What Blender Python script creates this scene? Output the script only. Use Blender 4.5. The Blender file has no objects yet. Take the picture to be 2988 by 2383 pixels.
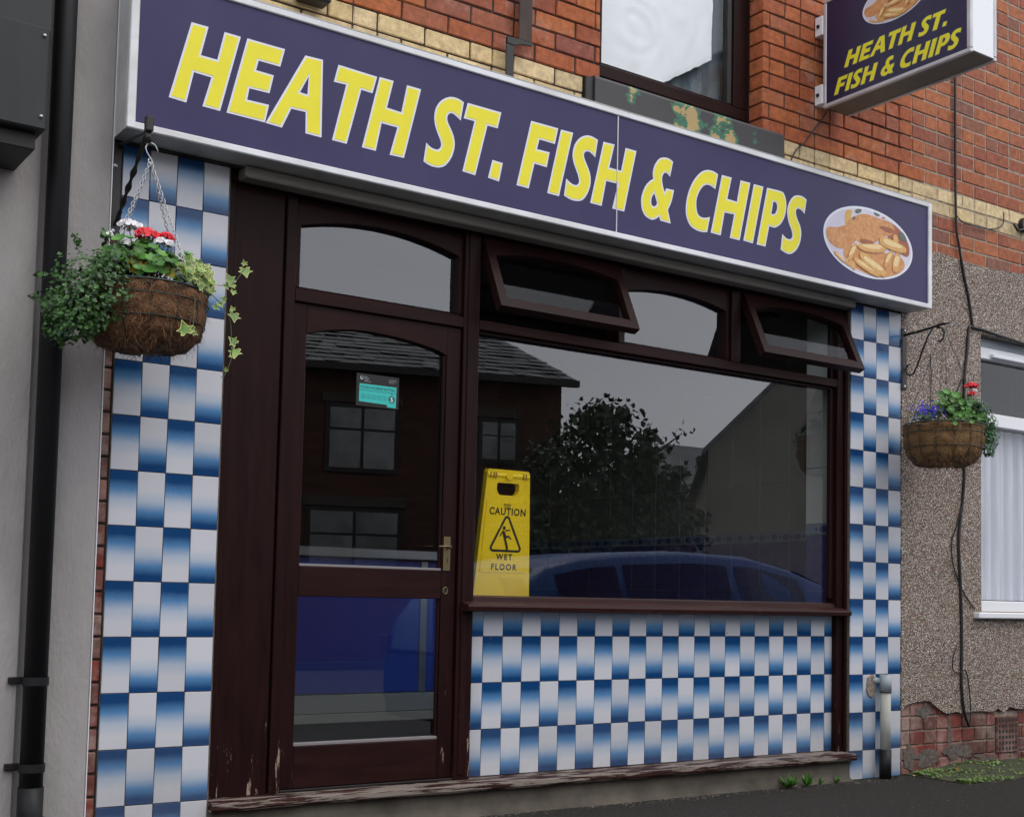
import bpy, bmesh, math, random
from mathutils import Vector, Matrix, noise
from mathutils.geometry import tessellate_polygon
R_ = random.Random(7)
S = bpy.context.scene
col = S.collection
PI = math.pi

# ------------------------------------------------------------------ camera
CAM = Vector((-1.41373, -4.59781, -0.82505))
YAW, PITCH, ROLL = 0.60354, 0.06613, 0.02136
fwd = Vector((math.sin(YAW)*math.cos(PITCH), math.cos(YAW)*math.cos(PITCH), math.sin(PITCH)))
rt = Vector((math.cos(YAW), -math.sin(YAW), 0)); up = rt.cross(fwd)
r2 = rt*math.cos(ROLL)+up*math.sin(ROLL); u2 = up*math.cos(ROLL)-rt*math.sin(ROLL)
FPX = 3746.6/2988
cam_d = bpy.data.cameras.new('camera'); cam = bpy.data.objects.new('camera', cam_d); col.objects.link(cam)
cam.matrix_world = Matrix(((r2.x, u2.x, -fwd.x, CAM.x), (r2.y, u2.y, -fwd.y, CAM.y), (r2.z, u2.z, -fwd.z, CAM.z), (0, 0, 0, 1)))
cam_d.sensor_width = 36; cam_d.sensor_fit = 'HORIZONTAL'; cam_d.lens = 36*FPX
cam_d.shift_y = 300/2988; cam_d.clip_start = 0.05; cam_d.clip_end = 3000
S.camera = cam
S.render.resolution_x = 1024; S.render.resolution_y = 816
def seen(x, y, z, m=0.0):
    """(inside the picture?, distance) of a place - only used to choose which bricks become separate objects"""
    d = Vector((x, y, z))-CAM; w = d.dot(fwd)
    if w <= 0: return False, 99
    px = d.dot(r2)/w*FPX; py = d.dot(u2)/w*FPX
    return (abs(px) < .5+m and -.3-m < py < .4994+m), d.length

# ------------------------------------------------------------------ sky and sun
SUN_EL, SUN_AZ = math.radians(56), math.radians(155)      # azimuth measured from +Y towards +X
w = bpy.data.worlds.new('World'); S.world = w; w.use_nodes = True
nt = w.node_tree; N = nt.nodes; L = nt.links; N.clear()
sky = N.new('ShaderNodeTexSky'); sky.sky_type = 'NISHITA'; sky.sun_disc = False
sky.sun_elevation = SUN_EL; sky.sun_rotation = SUN_AZ; sky.air_density = 1.2; sky.dust_density = 4; sky.ozone_density = 1
hs = N.new('ShaderNodeHueSaturation'); hs.inputs['Saturation'].default_value = .30
tc = N.new('ShaderNodeTexCoord'); mp = N.new('ShaderNodeMapping'); mp.inputs['Scale'].default_value = (1.2, 1.2, 3.2)
nz = N.new('ShaderNodeTexNoise'); nz.inputs['Scale'].default_value = 1.3; nz.inputs['Detail'].default_value = 5; nz.inputs['Roughness'].default_value = .5
rp = N.new('ShaderNodeValToRGB'); rp.color_ramp.elements[0].position = .3; rp.color_ramp.elements[0].color = (.80, .81, .83, 1)
rp.color_ramp.elements[1].position = .7; rp.color_ramp.elements[1].color = (1.08, 1.08, 1.09, 1)
ov = N.new('ShaderNodeMixRGB'); ov.inputs[0].default_value = .72; ov.inputs[2].default_value = (10.6, 10.9, 11.6, 1)   # even overcast veil
mx = N.new('ShaderNodeMixRGB'); mx.blend_type = 'MULTIPLY'; mx.inputs[0].default_value = 1
bg = N.new('ShaderNodeBackground'); bg.inputs[1].default_value = .13
ow = N.new('ShaderNodeOutputWorld')
L.new(tc.outputs['Generated'], mp.inputs[0]); L.new(mp.outputs[0], nz.inputs['Vector']); L.new(nz.outputs[0], rp.inputs[0])
L.new(sky.outputs[0], hs.inputs['Color']); L.new(hs.outputs[0], ov.inputs[1]); L.new(ov.outputs[0], mx.inputs[1]); L.new(rp.outputs[0], mx.inputs[2])
L.new(mx.outputs[0], bg.inputs[0]); L.new(bg.outputs[0], ow.inputs[0])
sd = bpy.data.lights.new('sun', 'SUN'); sun = bpy.data.objects.new('sun', sd); col.objects.link(sun)
sd.energy = .6; sd.angle = math.radians(25); sd.color = (1, .96, .9)
sdir = Vector((math.sin(SUN_AZ)*math.cos(SUN_EL), math.cos(SUN_AZ)*math.cos(SUN_EL), math.sin(SUN_EL)))
sun.rotation_euler = sdir.to_track_quat('Z', 'Y').to_euler(); sun.location = (0, -6, 12)
vs = S.view_settings; vs.view_transform = 'Standard'; vs.look = 'None'; vs.gamma = 1; vs.exposure = 0.32; vs.use_curve_mapping = False
try: S.cycles.transparent_max_bounces = 16; S.cycles.max_bounces = 8
except Exception: pass

# ------------------------------------------------------------------ materials
def mat(name, base=(.5, .5, .5), rough=.6, spec=.5, metal=0, var=None, nscale=20, bump=0, bscale=60, coat=0, stretch=None, rnd=0, detail=4, bdist=.002, spots=None):
    """principled material: noise mixes base with var, bump gives fine relief, rnd varies brightness per object, spots=(colour, scale, threshold)"""
    m = bpy.data.materials.new(name); m.use_nodes = True; t = m.node_tree; n = t.nodes; l = t.links
    b = n['Principled BSDF']; b.inputs['Base Color'].default_value = (*base, 1); b.inputs['Roughness'].default_value = rough
    b.inputs['Specular IOR Level'].default_value = spec; b.inputs['Metallic'].default_value = metal; b.inputs['Coat Weight'].default_value = coat
    b.inputs['Coat Roughness'].default_value = .12
    tc = n.new('ShaderNodeTexCoord'); mp = n.new('ShaderNodeMapping'); l.new(tc.outputs['Object'], mp.inputs[0])
    if stretch: mp.inputs['Scale'].default_value = stretch
    oi = n.new('ShaderNodeObjectInfo')
    ad = n.new('ShaderNodeVectorMath'); ad.operation = 'MULTIPLY_ADD'; cb = n.new('ShaderNodeCombineXYZ')
    for i in range(3): l.new(oi.outputs['Random'], cb.inputs[i])
    ad.inputs[1].default_value = (37, 17, 23); l.new(cb.outputs[0], ad.inputs[0]); l.new(mp.outputs[0], ad.inputs[2])
    vec = ad.outputs[0]; out = None
    if var:
        q = n.new('ShaderNodeTexNoise'); q.inputs['Scale'].default_value = nscale; q.inputs['Detail'].default_value = detail; q.inputs['Roughness'].default_value = .6
        l.new(vec, q.inputs['Vector'])
        r = n.new('ShaderNodeValToRGB'); r.color_ramp.elements[0].position = .35; r.color_ramp.elements[1].position = .68
        r.color_ramp.elements[0].color = (*base, 1); r.color_ramp.elements[1].color = (*var, 1); l.new(q.outputs[0], r.inputs[0]); out = r.outputs[0]
    if spots:
        q = n.new('ShaderNodeTexNoise'); q.inputs['Scale'].default_value = spots[1]; q.inputs['Detail'].default_value = 6; l.new(vec, q.inputs['Vector'])
        r = n.new('ShaderNodeMapRange'); r.inputs[1].default_value = spots[2]; r.inputs[2].default_value = spots[2]+.06; l.new(q.outputs[0], r.inputs[0])
        x = n.new('ShaderNodeMixRGB'); l.new(r.outputs[0], x.inputs[0])
        if out: l.new(out, x.inputs[1])
        else: x.inputs[1].default_value = (*base, 1)
        x.inputs[2].default_value = (*spots[0], 1); out = x.outputs[0]
    if rnd:
        h = n.new('ShaderNodeHueSaturation'); r = n.new('ShaderNodeMapRange'); l.new(oi.outputs['Random'], r.inputs[0])
        r.inputs[3].default_value = 1-rnd; r.inputs[4].default_value = 1+rnd; l.new(r.outputs[0], h.inputs['Value'])
        if out: l.new(out, h.inputs['Color'])
        else: h.inputs['Color'].default_value = (*base, 1)
        out = h.outputs[0]
    if out: l.new(out, b.inputs['Base Color'])
    if bump:
        q = n.new('ShaderNodeTexNoise'); q.inputs['Scale'].default_value = bscale; q.inputs['Detail'].default_value = 5; l.new(vec, q.inputs['Vector'])
        bp = n.new('ShaderNodeBump'); bp.inputs['Strength'].default_value = bump; bp.inputs['Distance'].default_value = bdist
        l.new(q.outputs[0], bp.inputs['Height']); l.new(bp.outputs[0], b.inputs['Normal'])
    m['b'] = 1
    return m

def brick_mat(name, cols, efflo=.62, rough=.75):
    m = bpy.data.materials.new(name); m.use_nodes = True; t = m.node_tree; n = t.nodes; l = t.links
    b = n['Principled BSDF']; b.inputs['Roughness'].default_value = rough; b.inputs['Specular IOR Level'].default_value = .3
    oi = n.new('ShaderNodeObjectInfo'); at = n.new('ShaderNodeAttribute'); at.attribute_name = 'rnd'
    a = n.new('ShaderNodeMath'); a.operation = 'ADD'; l.new(oi.outputs['Random'], a.inputs[0]); l.new(at.outputs['Fac'], a.inputs[1])
    f = n.new('ShaderNodeMath'); f.operation = 'FRACT'; l.new(a.outputs[0], f.inputs[0])
    r = n.new('ShaderNodeValToRGB'); e = r.color_ramp.elements
    while len(e) < len(cols): e.new(.5)
    for i, c in enumerate(cols): e[i].position = i/(len(cols)-1); e[i].color = (*c, 1)
    l.new(f.outputs[0], r.inputs[0])
    geo = n.new('ShaderNodeNewGeometry')
    q = n.new('ShaderNodeTexNoise'); q.inputs['Scale'].default_value = 26; q.inputs['Detail'].default_value = 6; q.inputs['Roughness'].default_value = .7; l.new(geo.outputs['Position'], q.inputs['Vector'])
    h = n.new('ShaderNodeHueSaturation'); l.new(r.outputs[0], h.inputs['Color']); mr = n.new('ShaderNodeMapRange'); l.new(q.outputs[0], mr.inputs[0])
    mr.inputs[1].default_value = .3; mr.inputs[2].default_value = .7; mr.inputs[3].default_value = .62; mr.inputs[4].default_value = 1.3; l.new(mr.outputs[0], h.inputs['Value'])
    q2 = n.new('ShaderNodeTexNoise'); q2.inputs['Scale'].default_value = 3.1; q2.inputs['Detail'].default_value = 7; q2.inputs['Roughness'].default_value = .75; l.new(geo.outputs['Position'], q2.inputs['Vector'])
    m2 = n.new('ShaderNodeMapRange'); l.new(q2.outputs[0], m2.inputs[0]); m2.inputs[1].default_value = efflo; m2.inputs[2].default_value = efflo+.16; m2.inputs[4].default_value = .45
    x = n.new('ShaderNodeMixRGB'); l.new(m2.outputs[0], x.inputs[0]); l.new(h.outputs[0], x.inputs[1]); x.inputs[2].default_value = (.55, .42, .36, 1)
    l.new(x.outputs[0], b.inputs['Base Color'])
    q3 = n.new('ShaderNodeTexNoise'); q3.inputs['Scale'].default_value = 90; q3.inputs['Detail'].default_value = 5; l.new(geo.outputs['Position'], q3.inputs['Vector'])
    bp = n.new('ShaderNodeBump'); bp.inputs['Strength'].default_value = .5; bp.inputs['Distance'].default_value = .003
    l.new(q3.outputs[0], bp.inputs['Height']); l.new(bp.outputs[0], b.inputs['Normal'])
    return m

def tile_mat(name, blue_top):
    m = bpy.data.materials.new(name); m.use_nodes = True; t = m.node_tree; n = t.nodes; l = t.links
    b = n['Principled BSDF']; b.inputs['Roughness'].default_value = .16; b.inputs['Specular IOR Level'].default_value = .35
    tc = n.new('ShaderNodeTexCoord'); sp = n.new('ShaderNodeSeparateXYZ'); l.new(tc.outputs['Object'], sp.inputs[0])
    oi = n.new('ShaderNodeObjectInfo')
    geo = n.new('ShaderNodeNewGeometry')
    q = n.new('ShaderNodeTexNoise'); q.inputs['Scale'].default_value = 14; q.inputs['Detail'].default_value = 2; l.new(geo.outputs['Position'], q.inputs['Vector'])
    d = n.new('ShaderNodeMath'); d.operation = 'DIVIDE'; d.inputs[1].default_value = .2; l.new(sp.outputs['Z'], d.inputs[0])
    s1 = n.new('ShaderNodeMath'); s1.operation = 'MULTIPLY_ADD'; s1.inputs[1].default_value = .05; l.new(q.outputs[0], s1.inputs[0]); l.new(d.outputs[0], s1.inputs[2])
    s2 = n.new('ShaderNodeMath'); s2.operation = 'SUBTRACT'; s2.inputs[1].default_value = .025; l.new(s1.outputs[0], s2.inputs[0])
    s3 = n.new('ShaderNodeMath'); s3.operation = 'MULTIPLY_ADD'; s3.inputs[1].default_value = .06; l.new(oi.outputs['Random'], s3.inputs[0]); l.new(s2.outputs[0], s3.inputs[2])
    q5 = n.new('ShaderNodeTexNoise'); q5.inputs['Scale'].default_value = 420; q5.inputs['Detail'].default_value = 2; l.new(geo.outputs['Position'], q5.inputs['Vector'])
    s4 = n.new('ShaderNodeMath'); s4.operation = 'MULTIPLY_ADD'; s4.inputs[1].default_value = .16; l.new(q5.outputs[0], s4.inputs[0]); l.new(s3.outputs[0], s4.inputs[2])
    s5 = n.new('ShaderNodeMath'); s5.operation = 'SUBTRACT'; s5.inputs[1].default_value = .08; l.new(s4.outputs[0], s5.inputs[0])
    r = n.new('ShaderNodeValToRGB'); r.color_ramp.interpolation = 'LINEAR'; e = r.color_ramp.elements
    W1, W2, B2, B1 = (.565, .565, .60, 1), (.48, .52, .60, 1), (.075, .20, .42, 1), (.007, .050, .155, 1)
    seq = [(.30, W1), (.50, (.42, .48, .57, 1)), (.70, (.085, .22, .42, 1)), (.88, B1)] if blue_top else [(.12, B1), (.30, (.085, .22, .42, 1)), (.48, (.42, .48, .57, 1)), (.66, W1)]
    while len(e) < 4: e.new(.5)
    for k, (p, c) in enumerate(seq): e[k].position = p; e[k].color = c
    l.new(s5.outputs[0], r.inputs[0])
    q2 = n.new('ShaderNodeTexNoise'); q2.inputs['Scale'].default_value = 60; q2.inputs['Detail'].default_value = 8; l.new(geo.outputs['Position'], q2.inputs['Vector'])
    mr = n.new('ShaderNodeMapRange'); mr.inputs[1].default_value = .72; mr.inputs[2].default_value = .78; l.new(q2.outputs[0], mr.inputs[0])
    # splashed dirt close to the pavement
    spz = n.new('ShaderNodeSeparateXYZ'); l.new(geo.outputs['Position'], spz.inputs[0])
    mz = n.new('ShaderNodeMapRange'); mz.inputs[1].default_value = -1.25; mz.inputs[2].default_value = -1.78; mz.inputs[3].default_value = 0; mz.inputs[4].default_value = .55; l.new(spz.outputs['Z'], mz.inputs[0])
    q4 = n.new('ShaderNodeTexNoise'); q4.inputs['Scale'].default_value = 12; q4.inputs['Detail'].default_value = 8; q4.inputs['Roughness'].default_value = .7; l.new(geo.outputs['Position'], q4.inputs['Vector'])
    mm = n.new('ShaderNodeMath'); mm.operation = 'MULTIPLY'; l.new(mz.outputs[0], mm.inputs[0]); l.new(q4.outputs[0], mm.inputs[1])
    mxx = n.new('ShaderNodeMath'); mxx.operation = 'MAXIMUM'; l.new(mm.outputs[0], mxx.inputs[0]); l.new(mr.outputs[0], mxx.inputs[1])
    x = n.new('ShaderNodeMixRGB'); l.new(mxx.outputs[0], x.inputs[0]); l.new(r.outputs[0], x.inputs[1]); x.inputs[2].default_value = (.20, .17, .125, 1)
    hv = n.new('ShaderNodeHueSaturation'); rv = n.new('ShaderNodeMapRange'); l.new(oi.outputs['Random'], rv.inputs[0]); rv.inputs[3].default_value = .90; rv.inputs[4].default_value = 1.07
    l.new(rv.outputs[0], hv.inputs['Value']); l.new(x.outputs[0], hv.inputs['Color']); l.new(hv.outputs[0], b.inputs['Base Color'])
    bp = n.new('ShaderNodeBump'); bp.inputs['Strength'].default_value = .12; bp.inputs['Distance'].default_value = .002; l.new(q.outputs[0], bp.inputs['Height']); l.new(bp.outputs[0], b.inputs['Normal'])
    return m

def glass_mat(name, tint=(.90, .93, .92), k=1.9):
    m = bpy.data.materials.new(name); m.use_nodes = True; t = m.node_tree; n = t.nodes; l = t.links; n.clear()
    o = n.new('ShaderNodeOutputMaterial'); mx = n.new('ShaderNodeMixShader'); tr = n.new('ShaderNodeBsdfTransparent'); gl = n.new('ShaderNodeBsdfGlossy')
    tr.inputs[0].default_value = (*tint, 1); gl.inputs['Roughness'].default_value = 0.0; gl.inputs['Color'].default_value = (.97, .98, 1, 1)
    f = n.new('ShaderNodeFresnel'); f.inputs[0].default_value = 1.5; g = n.new('ShaderNodeNewGeometry')
    iv = n.new('ShaderNodeMath'); iv.operation = 'SUBTRACT'; iv.inputs[0].default_value = 1; l.new(g.outputs['Backfacing'], iv.inputs[1])
    a = n.new('ShaderNodeMath'); a.operation = 'MULTIPLY'; a.inputs[1].default_value = k; l.new(f.outputs[0], a.inputs[0])
    c = n.new('ShaderNodeMath'); c.operation = 'MULTIPLY'; c.use_clamp = True; l.new(a.outputs[0], c.inputs[0]); l.new(iv.outputs[0], c.inputs[1])
    l.new(c.outputs[0], mx.inputs[0]); l.new(tr.outputs[0], mx.inputs[1]); l.new(gl.outputs[0], mx.inputs[2]); l.new(mx.outputs[0], o.inputs[0])
    # slightly wavy old glass
    tc = n.new('ShaderNodeTexCoord'); q = n.new('ShaderNodeTexNoise'); q.inputs['Scale'].default_value = 1.6; l.new(tc.outputs['Object'], q.inputs['Vector'])
    bp = n.new('ShaderNodeBump'); bp.inputs['Strength'].default_value = .012; bp.inputs['Distance'].default_value = .003; l.new(q.outputs[0], bp.inputs['Height']); l.new(bp.outputs[0], gl.inputs['Normal'])
    return m

def leaf_mat(name, base, edge=None, rnd=.3, rough=.45, var=None):
    m = bpy.data.materials.new(name); m.use_nodes = True; t = m.node_tree; n = t.nodes; l = t.links
    b = n['Principled BSDF']; b.inputs['Roughness'].default_value = rough; b.inputs['Specular IOR Level'].default_value = .4
    q = n.new('ShaderNodeTexNoise'); q.inputs['Scale'].default_value = 30; q.inputs['Detail'].default_value = 3
    geo = n.new('ShaderNodeNewGeometry'); l.new(geo.outputs['Position'], q.inputs['Vector'])
    r = n.new('ShaderNodeValToRGB'); r.color_ramp.elements[0].position = .35; r.color_ramp.elements[1].position = .65
    v2 = var or tuple(c*1.7 for c in base)
    r.color_ramp.elements[0].color = (*base, 1); r.color_ramp.elements[1].color = (*v2, 1); l.new(q.outputs[0], r.inputs[0]); out = r.outputs[0]
    if edge:
        at = n.new('ShaderNodeAttribute'); at.attribute_name = 'edge'
        mr = n.new('ShaderNodeMapRange'); mr.inputs[1].default_value = .45; mr.inputs[2].default_value = .8; l.new(at.outputs['Fac'], mr.inputs[0])
        x = n.new('ShaderNodeMixRGB'); l.new(mr.outputs[0], x.inputs[0]); l.new(out, x.inputs[1]); x.inputs[2].default_value = (*edge, 1); out = x.outputs[0]
    oi = n.new('ShaderNodeObjectInfo'); at2 = n.new('ShaderNodeAttribute'); at2.attribute_name = 'rnd'
    ad = n.new('ShaderNodeMath'); ad.operation = 'ADD'; l.new(oi.outputs['Random'], ad.inputs[0]); l.new(at2.outputs['Fac'], ad.inputs[1])
    fr = n.new('ShaderNodeMath'); fr.operation = 'FRACT'; l.new(ad.outputs[0], fr.inputs[0])
    h = n.new('ShaderNodeHueSaturation'); r3 = n.new('ShaderNodeMapRange'); l.new(fr.outputs[0], r3.inputs[0]); r3.inputs[3].default_value = 1-rnd; r3.inputs[4].default_value = 1+rnd
    l.new(r3.outputs[0], h.inputs['Value']); l.new(out, h.inputs['Color']); l.new(h.outputs[0], b.inputs['Base Color'])
    b.inputs['Subsurface Weight'].default_value = .0
    return m

def wood_mat(name, base, var, wear=None, thr=.66, rough=.42, stretch=(1, 1, .12)):
    """painted timber with brush streaks; wear = colour of bare patches"""
    m = bpy.data.materials.new(name); m.use_nodes = True; t = m.node_tree; n = t.nodes; l = t.links
    b = n['Principled BSDF']; b.inputs['Roughness'].default_value = rough; b.inputs['Specular IOR Level'].default_value = .14
    geo = n.new('ShaderNodeNewGeometry'); mp = n.new('ShaderNodeMapping'); mp.inputs['Scale'].default_value = stretch; l.new(geo.outputs['Position'], mp.inputs[0])
    q = n.new('ShaderNodeTexNoise'); q.inputs['Scale'].default_value = 22; q.inputs['Detail'].default_value = 6; q.inputs['Roughness'].default_value = .65; l.new(mp.outputs[0], q.inputs['Vector'])
    r = n.new('ShaderNodeValToRGB'); r.color_ramp.elements[0].position = .35; r.color_ramp.elements[1].position = .7
    r.color_ramp.elements[0].color = (*base, 1); r.color_ramp.elements[1].color = (*var, 1); l.new(q.outputs[0], r.inputs[0]); out = r.outputs[0]
    ro = n.new('ShaderNodeMapRange'); ro.inputs[3].default_value = rough-.08; ro.inputs[4].default_value = rough+.2; l.new(q.outputs[0], ro.inputs[0]); l.new(ro.outputs[0], b.inputs['Roughness'])
    if wear:
        q2 = n.new('ShaderNodeTexNoise'); q2.inputs['Scale'].default_value = 38; q2.inputs['Detail'].default_value = 8; q2.inputs['Roughness'].default_value = .72; l.new(mp.outputs[0], q2.inputs['Vector'])
        sp = n.new('ShaderNodeSeparateXYZ'); l.new(geo.outputs['Position'], sp.inputs[0])
        mz = n.new('ShaderNodeMapRange'); mz.inputs[1].default_value = -.95; mz.inputs[2].default_value = -1.62; mz.inputs[3].default_value = 0; mz.inputs[4].default_value = .17; l.new(sp.outputs['Z'], mz.inputs[0])
        ad = n.new('ShaderNodeMath'); ad.operation = 'ADD'; l.new(q2.outputs[0], ad.inputs[0]); l.new(mz.outputs[0], ad.inputs[1])
        mr = n.new('ShaderNodeMapRange'); mr.inputs[1].default_value = thr; mr.inputs[2].default_value = thr+.03; l.new(ad.outputs[0], mr.inputs[0])
        x = n.new('ShaderNodeMixRGB'); l.new(mr.outputs[0], x.inputs[0]); l.new(out, x.inputs[1]); x.inputs[2].default_value = (*wear, 1); out = x.outputs[0]
    l.new(out, b.inputs['Base Color'])
    bp = n.new('ShaderNodeBump'); bp.inputs['Strength'].default_value = .25; bp.inputs['Distance'].default_value = .0015; l.new(q.outputs[0], bp.inputs['Height']); l.new(bp.outputs[0], b.inputs['Normal'])
    return m

def pebble_mat():
    m = bpy.data.materials.new('pebbledash'); m.use_nodes = True; t = m.node_tree; n = t.nodes; l = t.links
    b = n['Principled BSDF']; b.inputs['Roughness'].default_value = .7
    geo = n.new('ShaderNodeNewGeometry'); v = n.new('ShaderNodeTexVoronoi'); v.inputs['Scale'].default_value = 135; l.new(geo.outputs['Position'], v.inputs['Vector'])
    sp = n.new('ShaderNodeSeparateColor'); l.new(v.outputs['Color'], sp.inputs[0])
    r = n.new('ShaderNodeValToRGB'); e = r.color_ramp.elements
    for k in range(4): e.new(.5)
    for i, (p, c) in enumerate([(0, (.22, .12, .08)), (.22, (.48, .32, .22)), (.45, (.70, .55, .43)), (.65, (.50, .35, .28)), (.85, (.90, .80, .69)), (1, (.98, .94, .90))]):
        e[i].position = p; e[i].color = (*c, 1)
    l.new(sp.outputs[0], r.inputs[0])
    d = n.new('ShaderNodeMapRange'); d.inputs[1].default_value = .25; d.inputs[2].default_value = .6; d.inputs[3].default_value = 1; d.inputs[4].default_value = .20; l.new(v.outputs['Distance'], d.inputs[0])
    q = n.new('ShaderNodeTexNoise'); q.inputs['Scale'].default_value = 2.2; q.inputs['Detail'].default_value = 5; l.new(geo.outputs['Position'], q.inputs['Vector'])
    mr = n.new('ShaderNodeMapRange'); mr.inputs[3].default_value = .7; mr.inputs[4].default_value = 1.2; l.new(q.outputs[0], mr.inputs[0])
    mu = n.new('ShaderNodeMath'); mu.operation = 'MULTIPLY'; l.new(d.outputs[0], mu.inputs[0]); l.new(mr.outputs[0], mu.inputs[1])
    h = n.new('ShaderNodeHueSaturation'); l.new(r.outputs[0], h.inputs['Color']); l.new(mu.outputs[0], h.inputs['Value']); l.new(h.outputs[0], b.inputs['Base Color'])
    iv = n.new('ShaderNodeMath'); iv.operation = 'SUBTRACT'; iv.inputs[0].default_value = 1; l.new(v.outputs['Distance'], iv.inputs[1])
    bp = n.new('ShaderNodeBump'); bp.inputs['Strength'].default_value = 1; bp.inputs['Distance'].default_value = .006; l.new(iv.outputs[0], bp.inputs['Height']); l.new(bp.outputs[0], b.inputs['Normal'])
    return m

M = {}
M['ground'] = mat('far_ground', (.05, .055, .035), .95, var=(.07, .065, .05), nscale=.4)
M['tile_a'] = tile_mat('tile_blue_top', True); M['tile_b'] = tile_mat('tile_blue_foot', False)
M['grout'] = mat('grout', (.09, .07, .055), .9, var=(.16, .12, .09), nscale=40)
M['red'] = brick_mat('red_brick', [(.27, .070, .036), (.42, .120, .040), (.36, .092, .038), (.46, .145, .045), (.27, .085, .058), (.39, .104, .034)], .54)
M['red2'] = brick_mat('neighbour_red_brick', [(.34, .110, .052), (.42, .14, .058), (.29, .088, .052), (.38, .120, .050), (.23, .100, .07)], .64)
M['cream'] = brick_mat('cream_brick', [(.62, .46, .23), (.72, .55, .31), (.55, .42, .24), (.68, .50, .26)], .7)
M['oldred'] = brick_mat('worn_base_brick', [(.16, .032, .024), (.115, .055, .045), (.20, .038, .028), (.14, .09, .075)], .46, .85)
M['mortar'] = mat('dark_mortar', (.035, .028, .025), .95, var=(.07, .05, .04), nscale=50)
M['mortar2'] = mat('light_mortar', (.42, .34, .27), .95, var=(.24, .19, .15), nscale=30)
M['wood'] = wood_mat('maroon_paint', (.0100, .0024, .0024), (.021, .0048, .0042), wear=(.30, .22, .17), thr=.745)
M['woodh'] = wood_mat('maroon_paint_rails', (.0125, .0034, .0032), (.025, .0066, .0058), stretch=(.12, 1, 1))
M['sillw'] = wood_mat('worn_sill_paint', (.022, .0075, .0065), (.045, .016, .013), wear=(.20, .165, .14), thr=.65, stretch=(.10, 1, 1.6))
M['pebble'] = pebble_mat()
M['white_metal'] = mat('white_frame', (.80, .81, .83), .35, var=(.60, .585, .57), nscale=7, bump=.05, detail=9, stretch=(.5, 1, 1))
M['box_white'] = mat('sign_box_casing', (.46, .45, .43), .45, var=(.36, .35, .32), nscale=4)
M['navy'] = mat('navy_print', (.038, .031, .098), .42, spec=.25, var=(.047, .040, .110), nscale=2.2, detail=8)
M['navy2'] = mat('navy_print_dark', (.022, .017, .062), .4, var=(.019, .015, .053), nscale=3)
M['yellow'] = mat('yellow_print', (.86, .76, .012), .45, var=(.82, .72, .012), nscale=8)
M['outline'] = mat('pale_outline_print', (.74, .74, .80), .45)
M['outline2'] = mat('pale_green_outline_print', (.30, .36, .22), .45)
M['acrylic'] = mat('white_acrylic', (.88, .89, .90), .3)
M['bead_grey'] = mat('grey_bead', (.22, .20, .20), .45)
M['alu'] = mat('aluminium', (.62, .60, .62), .4, metal=.3, var=(.5, .48, .5), nscale=6)
M['soffit'] = mat('dirty_soffit', (.26, .24, .20), .7, var=(.16, .145, .12), nscale=3, stretch=(.25, 1, 1))
M['render_grey'] = mat('grey_render', (.37, .345, .335), .92, var=(.27, .25, .24), nscale=3.5, bump=.7, bscale=90, bdist=.005, detail=10, stretch=(1, 1, .45), spots=((.20, .185, .17), 5, .70))
M['black_pipe'] = mat('black_plastic', (.010, .010, .011), .5, spec=.25)
M['iron'] = mat('black_iron', (.014, .011, .010), .45, bump=.2, bscale=80)
M['steel'] = mat('steel', (.45, .45, .46), .3, metal=.9)
M['zinc'] = mat('zinc_wire', (.50, .50, .52), .35, metal=.7)
M['brass'] = mat('worn_brass', (.20, .155, .075), .45, metal=.8)
M['concrete'] = mat('concrete_plinth', (.105, .088, .066), .9, var=(.050, .042, .032), nscale=5, bump=.6, bscale=40, bdist=.006, spots=((.20, .18, .155), 6, .68))
M['asphalt'] = mat('asphalt', (.017, .0150, .0130), .9, spec=.2, var=(.040, .035, .030), nscale=75, bump=1, bscale=150, bdist=.006, spots=((.13, .12, .11), 150, .67))
M['road'] = mat('road_asphalt', (.045, .045, .045), .9, var=(.07, .07, .07), nscale=60, bump=.5, bscale=150)
M['kerb'] = mat('kerb_stone', (.25, .24, .22), .85, var=(.18, .17, .16), nscale=12, bump=.3)
M['stone'] = None
M['glass'] = glass_mat('window_glass', k=2.75, tint=(.945, .955, .95)); M['glass_c'] = glass_mat('casement_glass', k=.5)
M['glass_up'] = glass_mat('upper_window_glass', k=1.0, tint=(.97, .98, .98)); M['glass_n'] = glass_mat('neighbour_top_glass', k=.9, tint=(.7, .72, .72))
M['paper'] = mat('whitewashed_paper', (.90, .90, .92), .6, var=(.84, .85, .87), nscale=4, detail=3, stretch=(1.6, 1, .7))
M['net'] = mat('net_curtain', (.62, .62, .68), .8, var=(.50, .51, .58), nscale=6, stretch=(6, 1, .4))
M['upvc'] = mat('white_upvc', (.78, .78, .80), .25)
M['blind'] = mat('dark_blind', (.06, .06, .065), .6)
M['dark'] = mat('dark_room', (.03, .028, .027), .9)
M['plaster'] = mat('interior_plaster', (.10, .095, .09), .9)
M['int_floor'] = mat('interior_floor', (.10, .10, .10), .35)
M['int_white_dim'] = mat('dimmed_white_tile', (.25, .25, .23), .2); M['int_white_lit'] = mat('lit_white_tile', (.62, .62, .60), .15)  # one white tile in two tones: room shade and window light in the colour
M['int_blue'] = mat('interior_blue_tile', (.055, .050, .19), .2, var=(.085, .075, .24), nscale=25)
M['int_grout'] = mat('interior_grout', (.42, .42, .44), .8)
M['frieze'] = mat('frieze_ground', (.22, .27, .38), .3); M['friezed'] = mat('frieze_blue', (.05, .06, .20), .3)
M['counter_blue'] = mat('counter_blue_laminate', (.012, .030, .24), .4)
M['caution'] = mat('yellow_plastic', (.93, .66, .008), .4, var=(.88, .60, .008), nscale=6, bump=.08)
M['ink'] = mat('black_print', (.02, .012, .01), .5)
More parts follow.
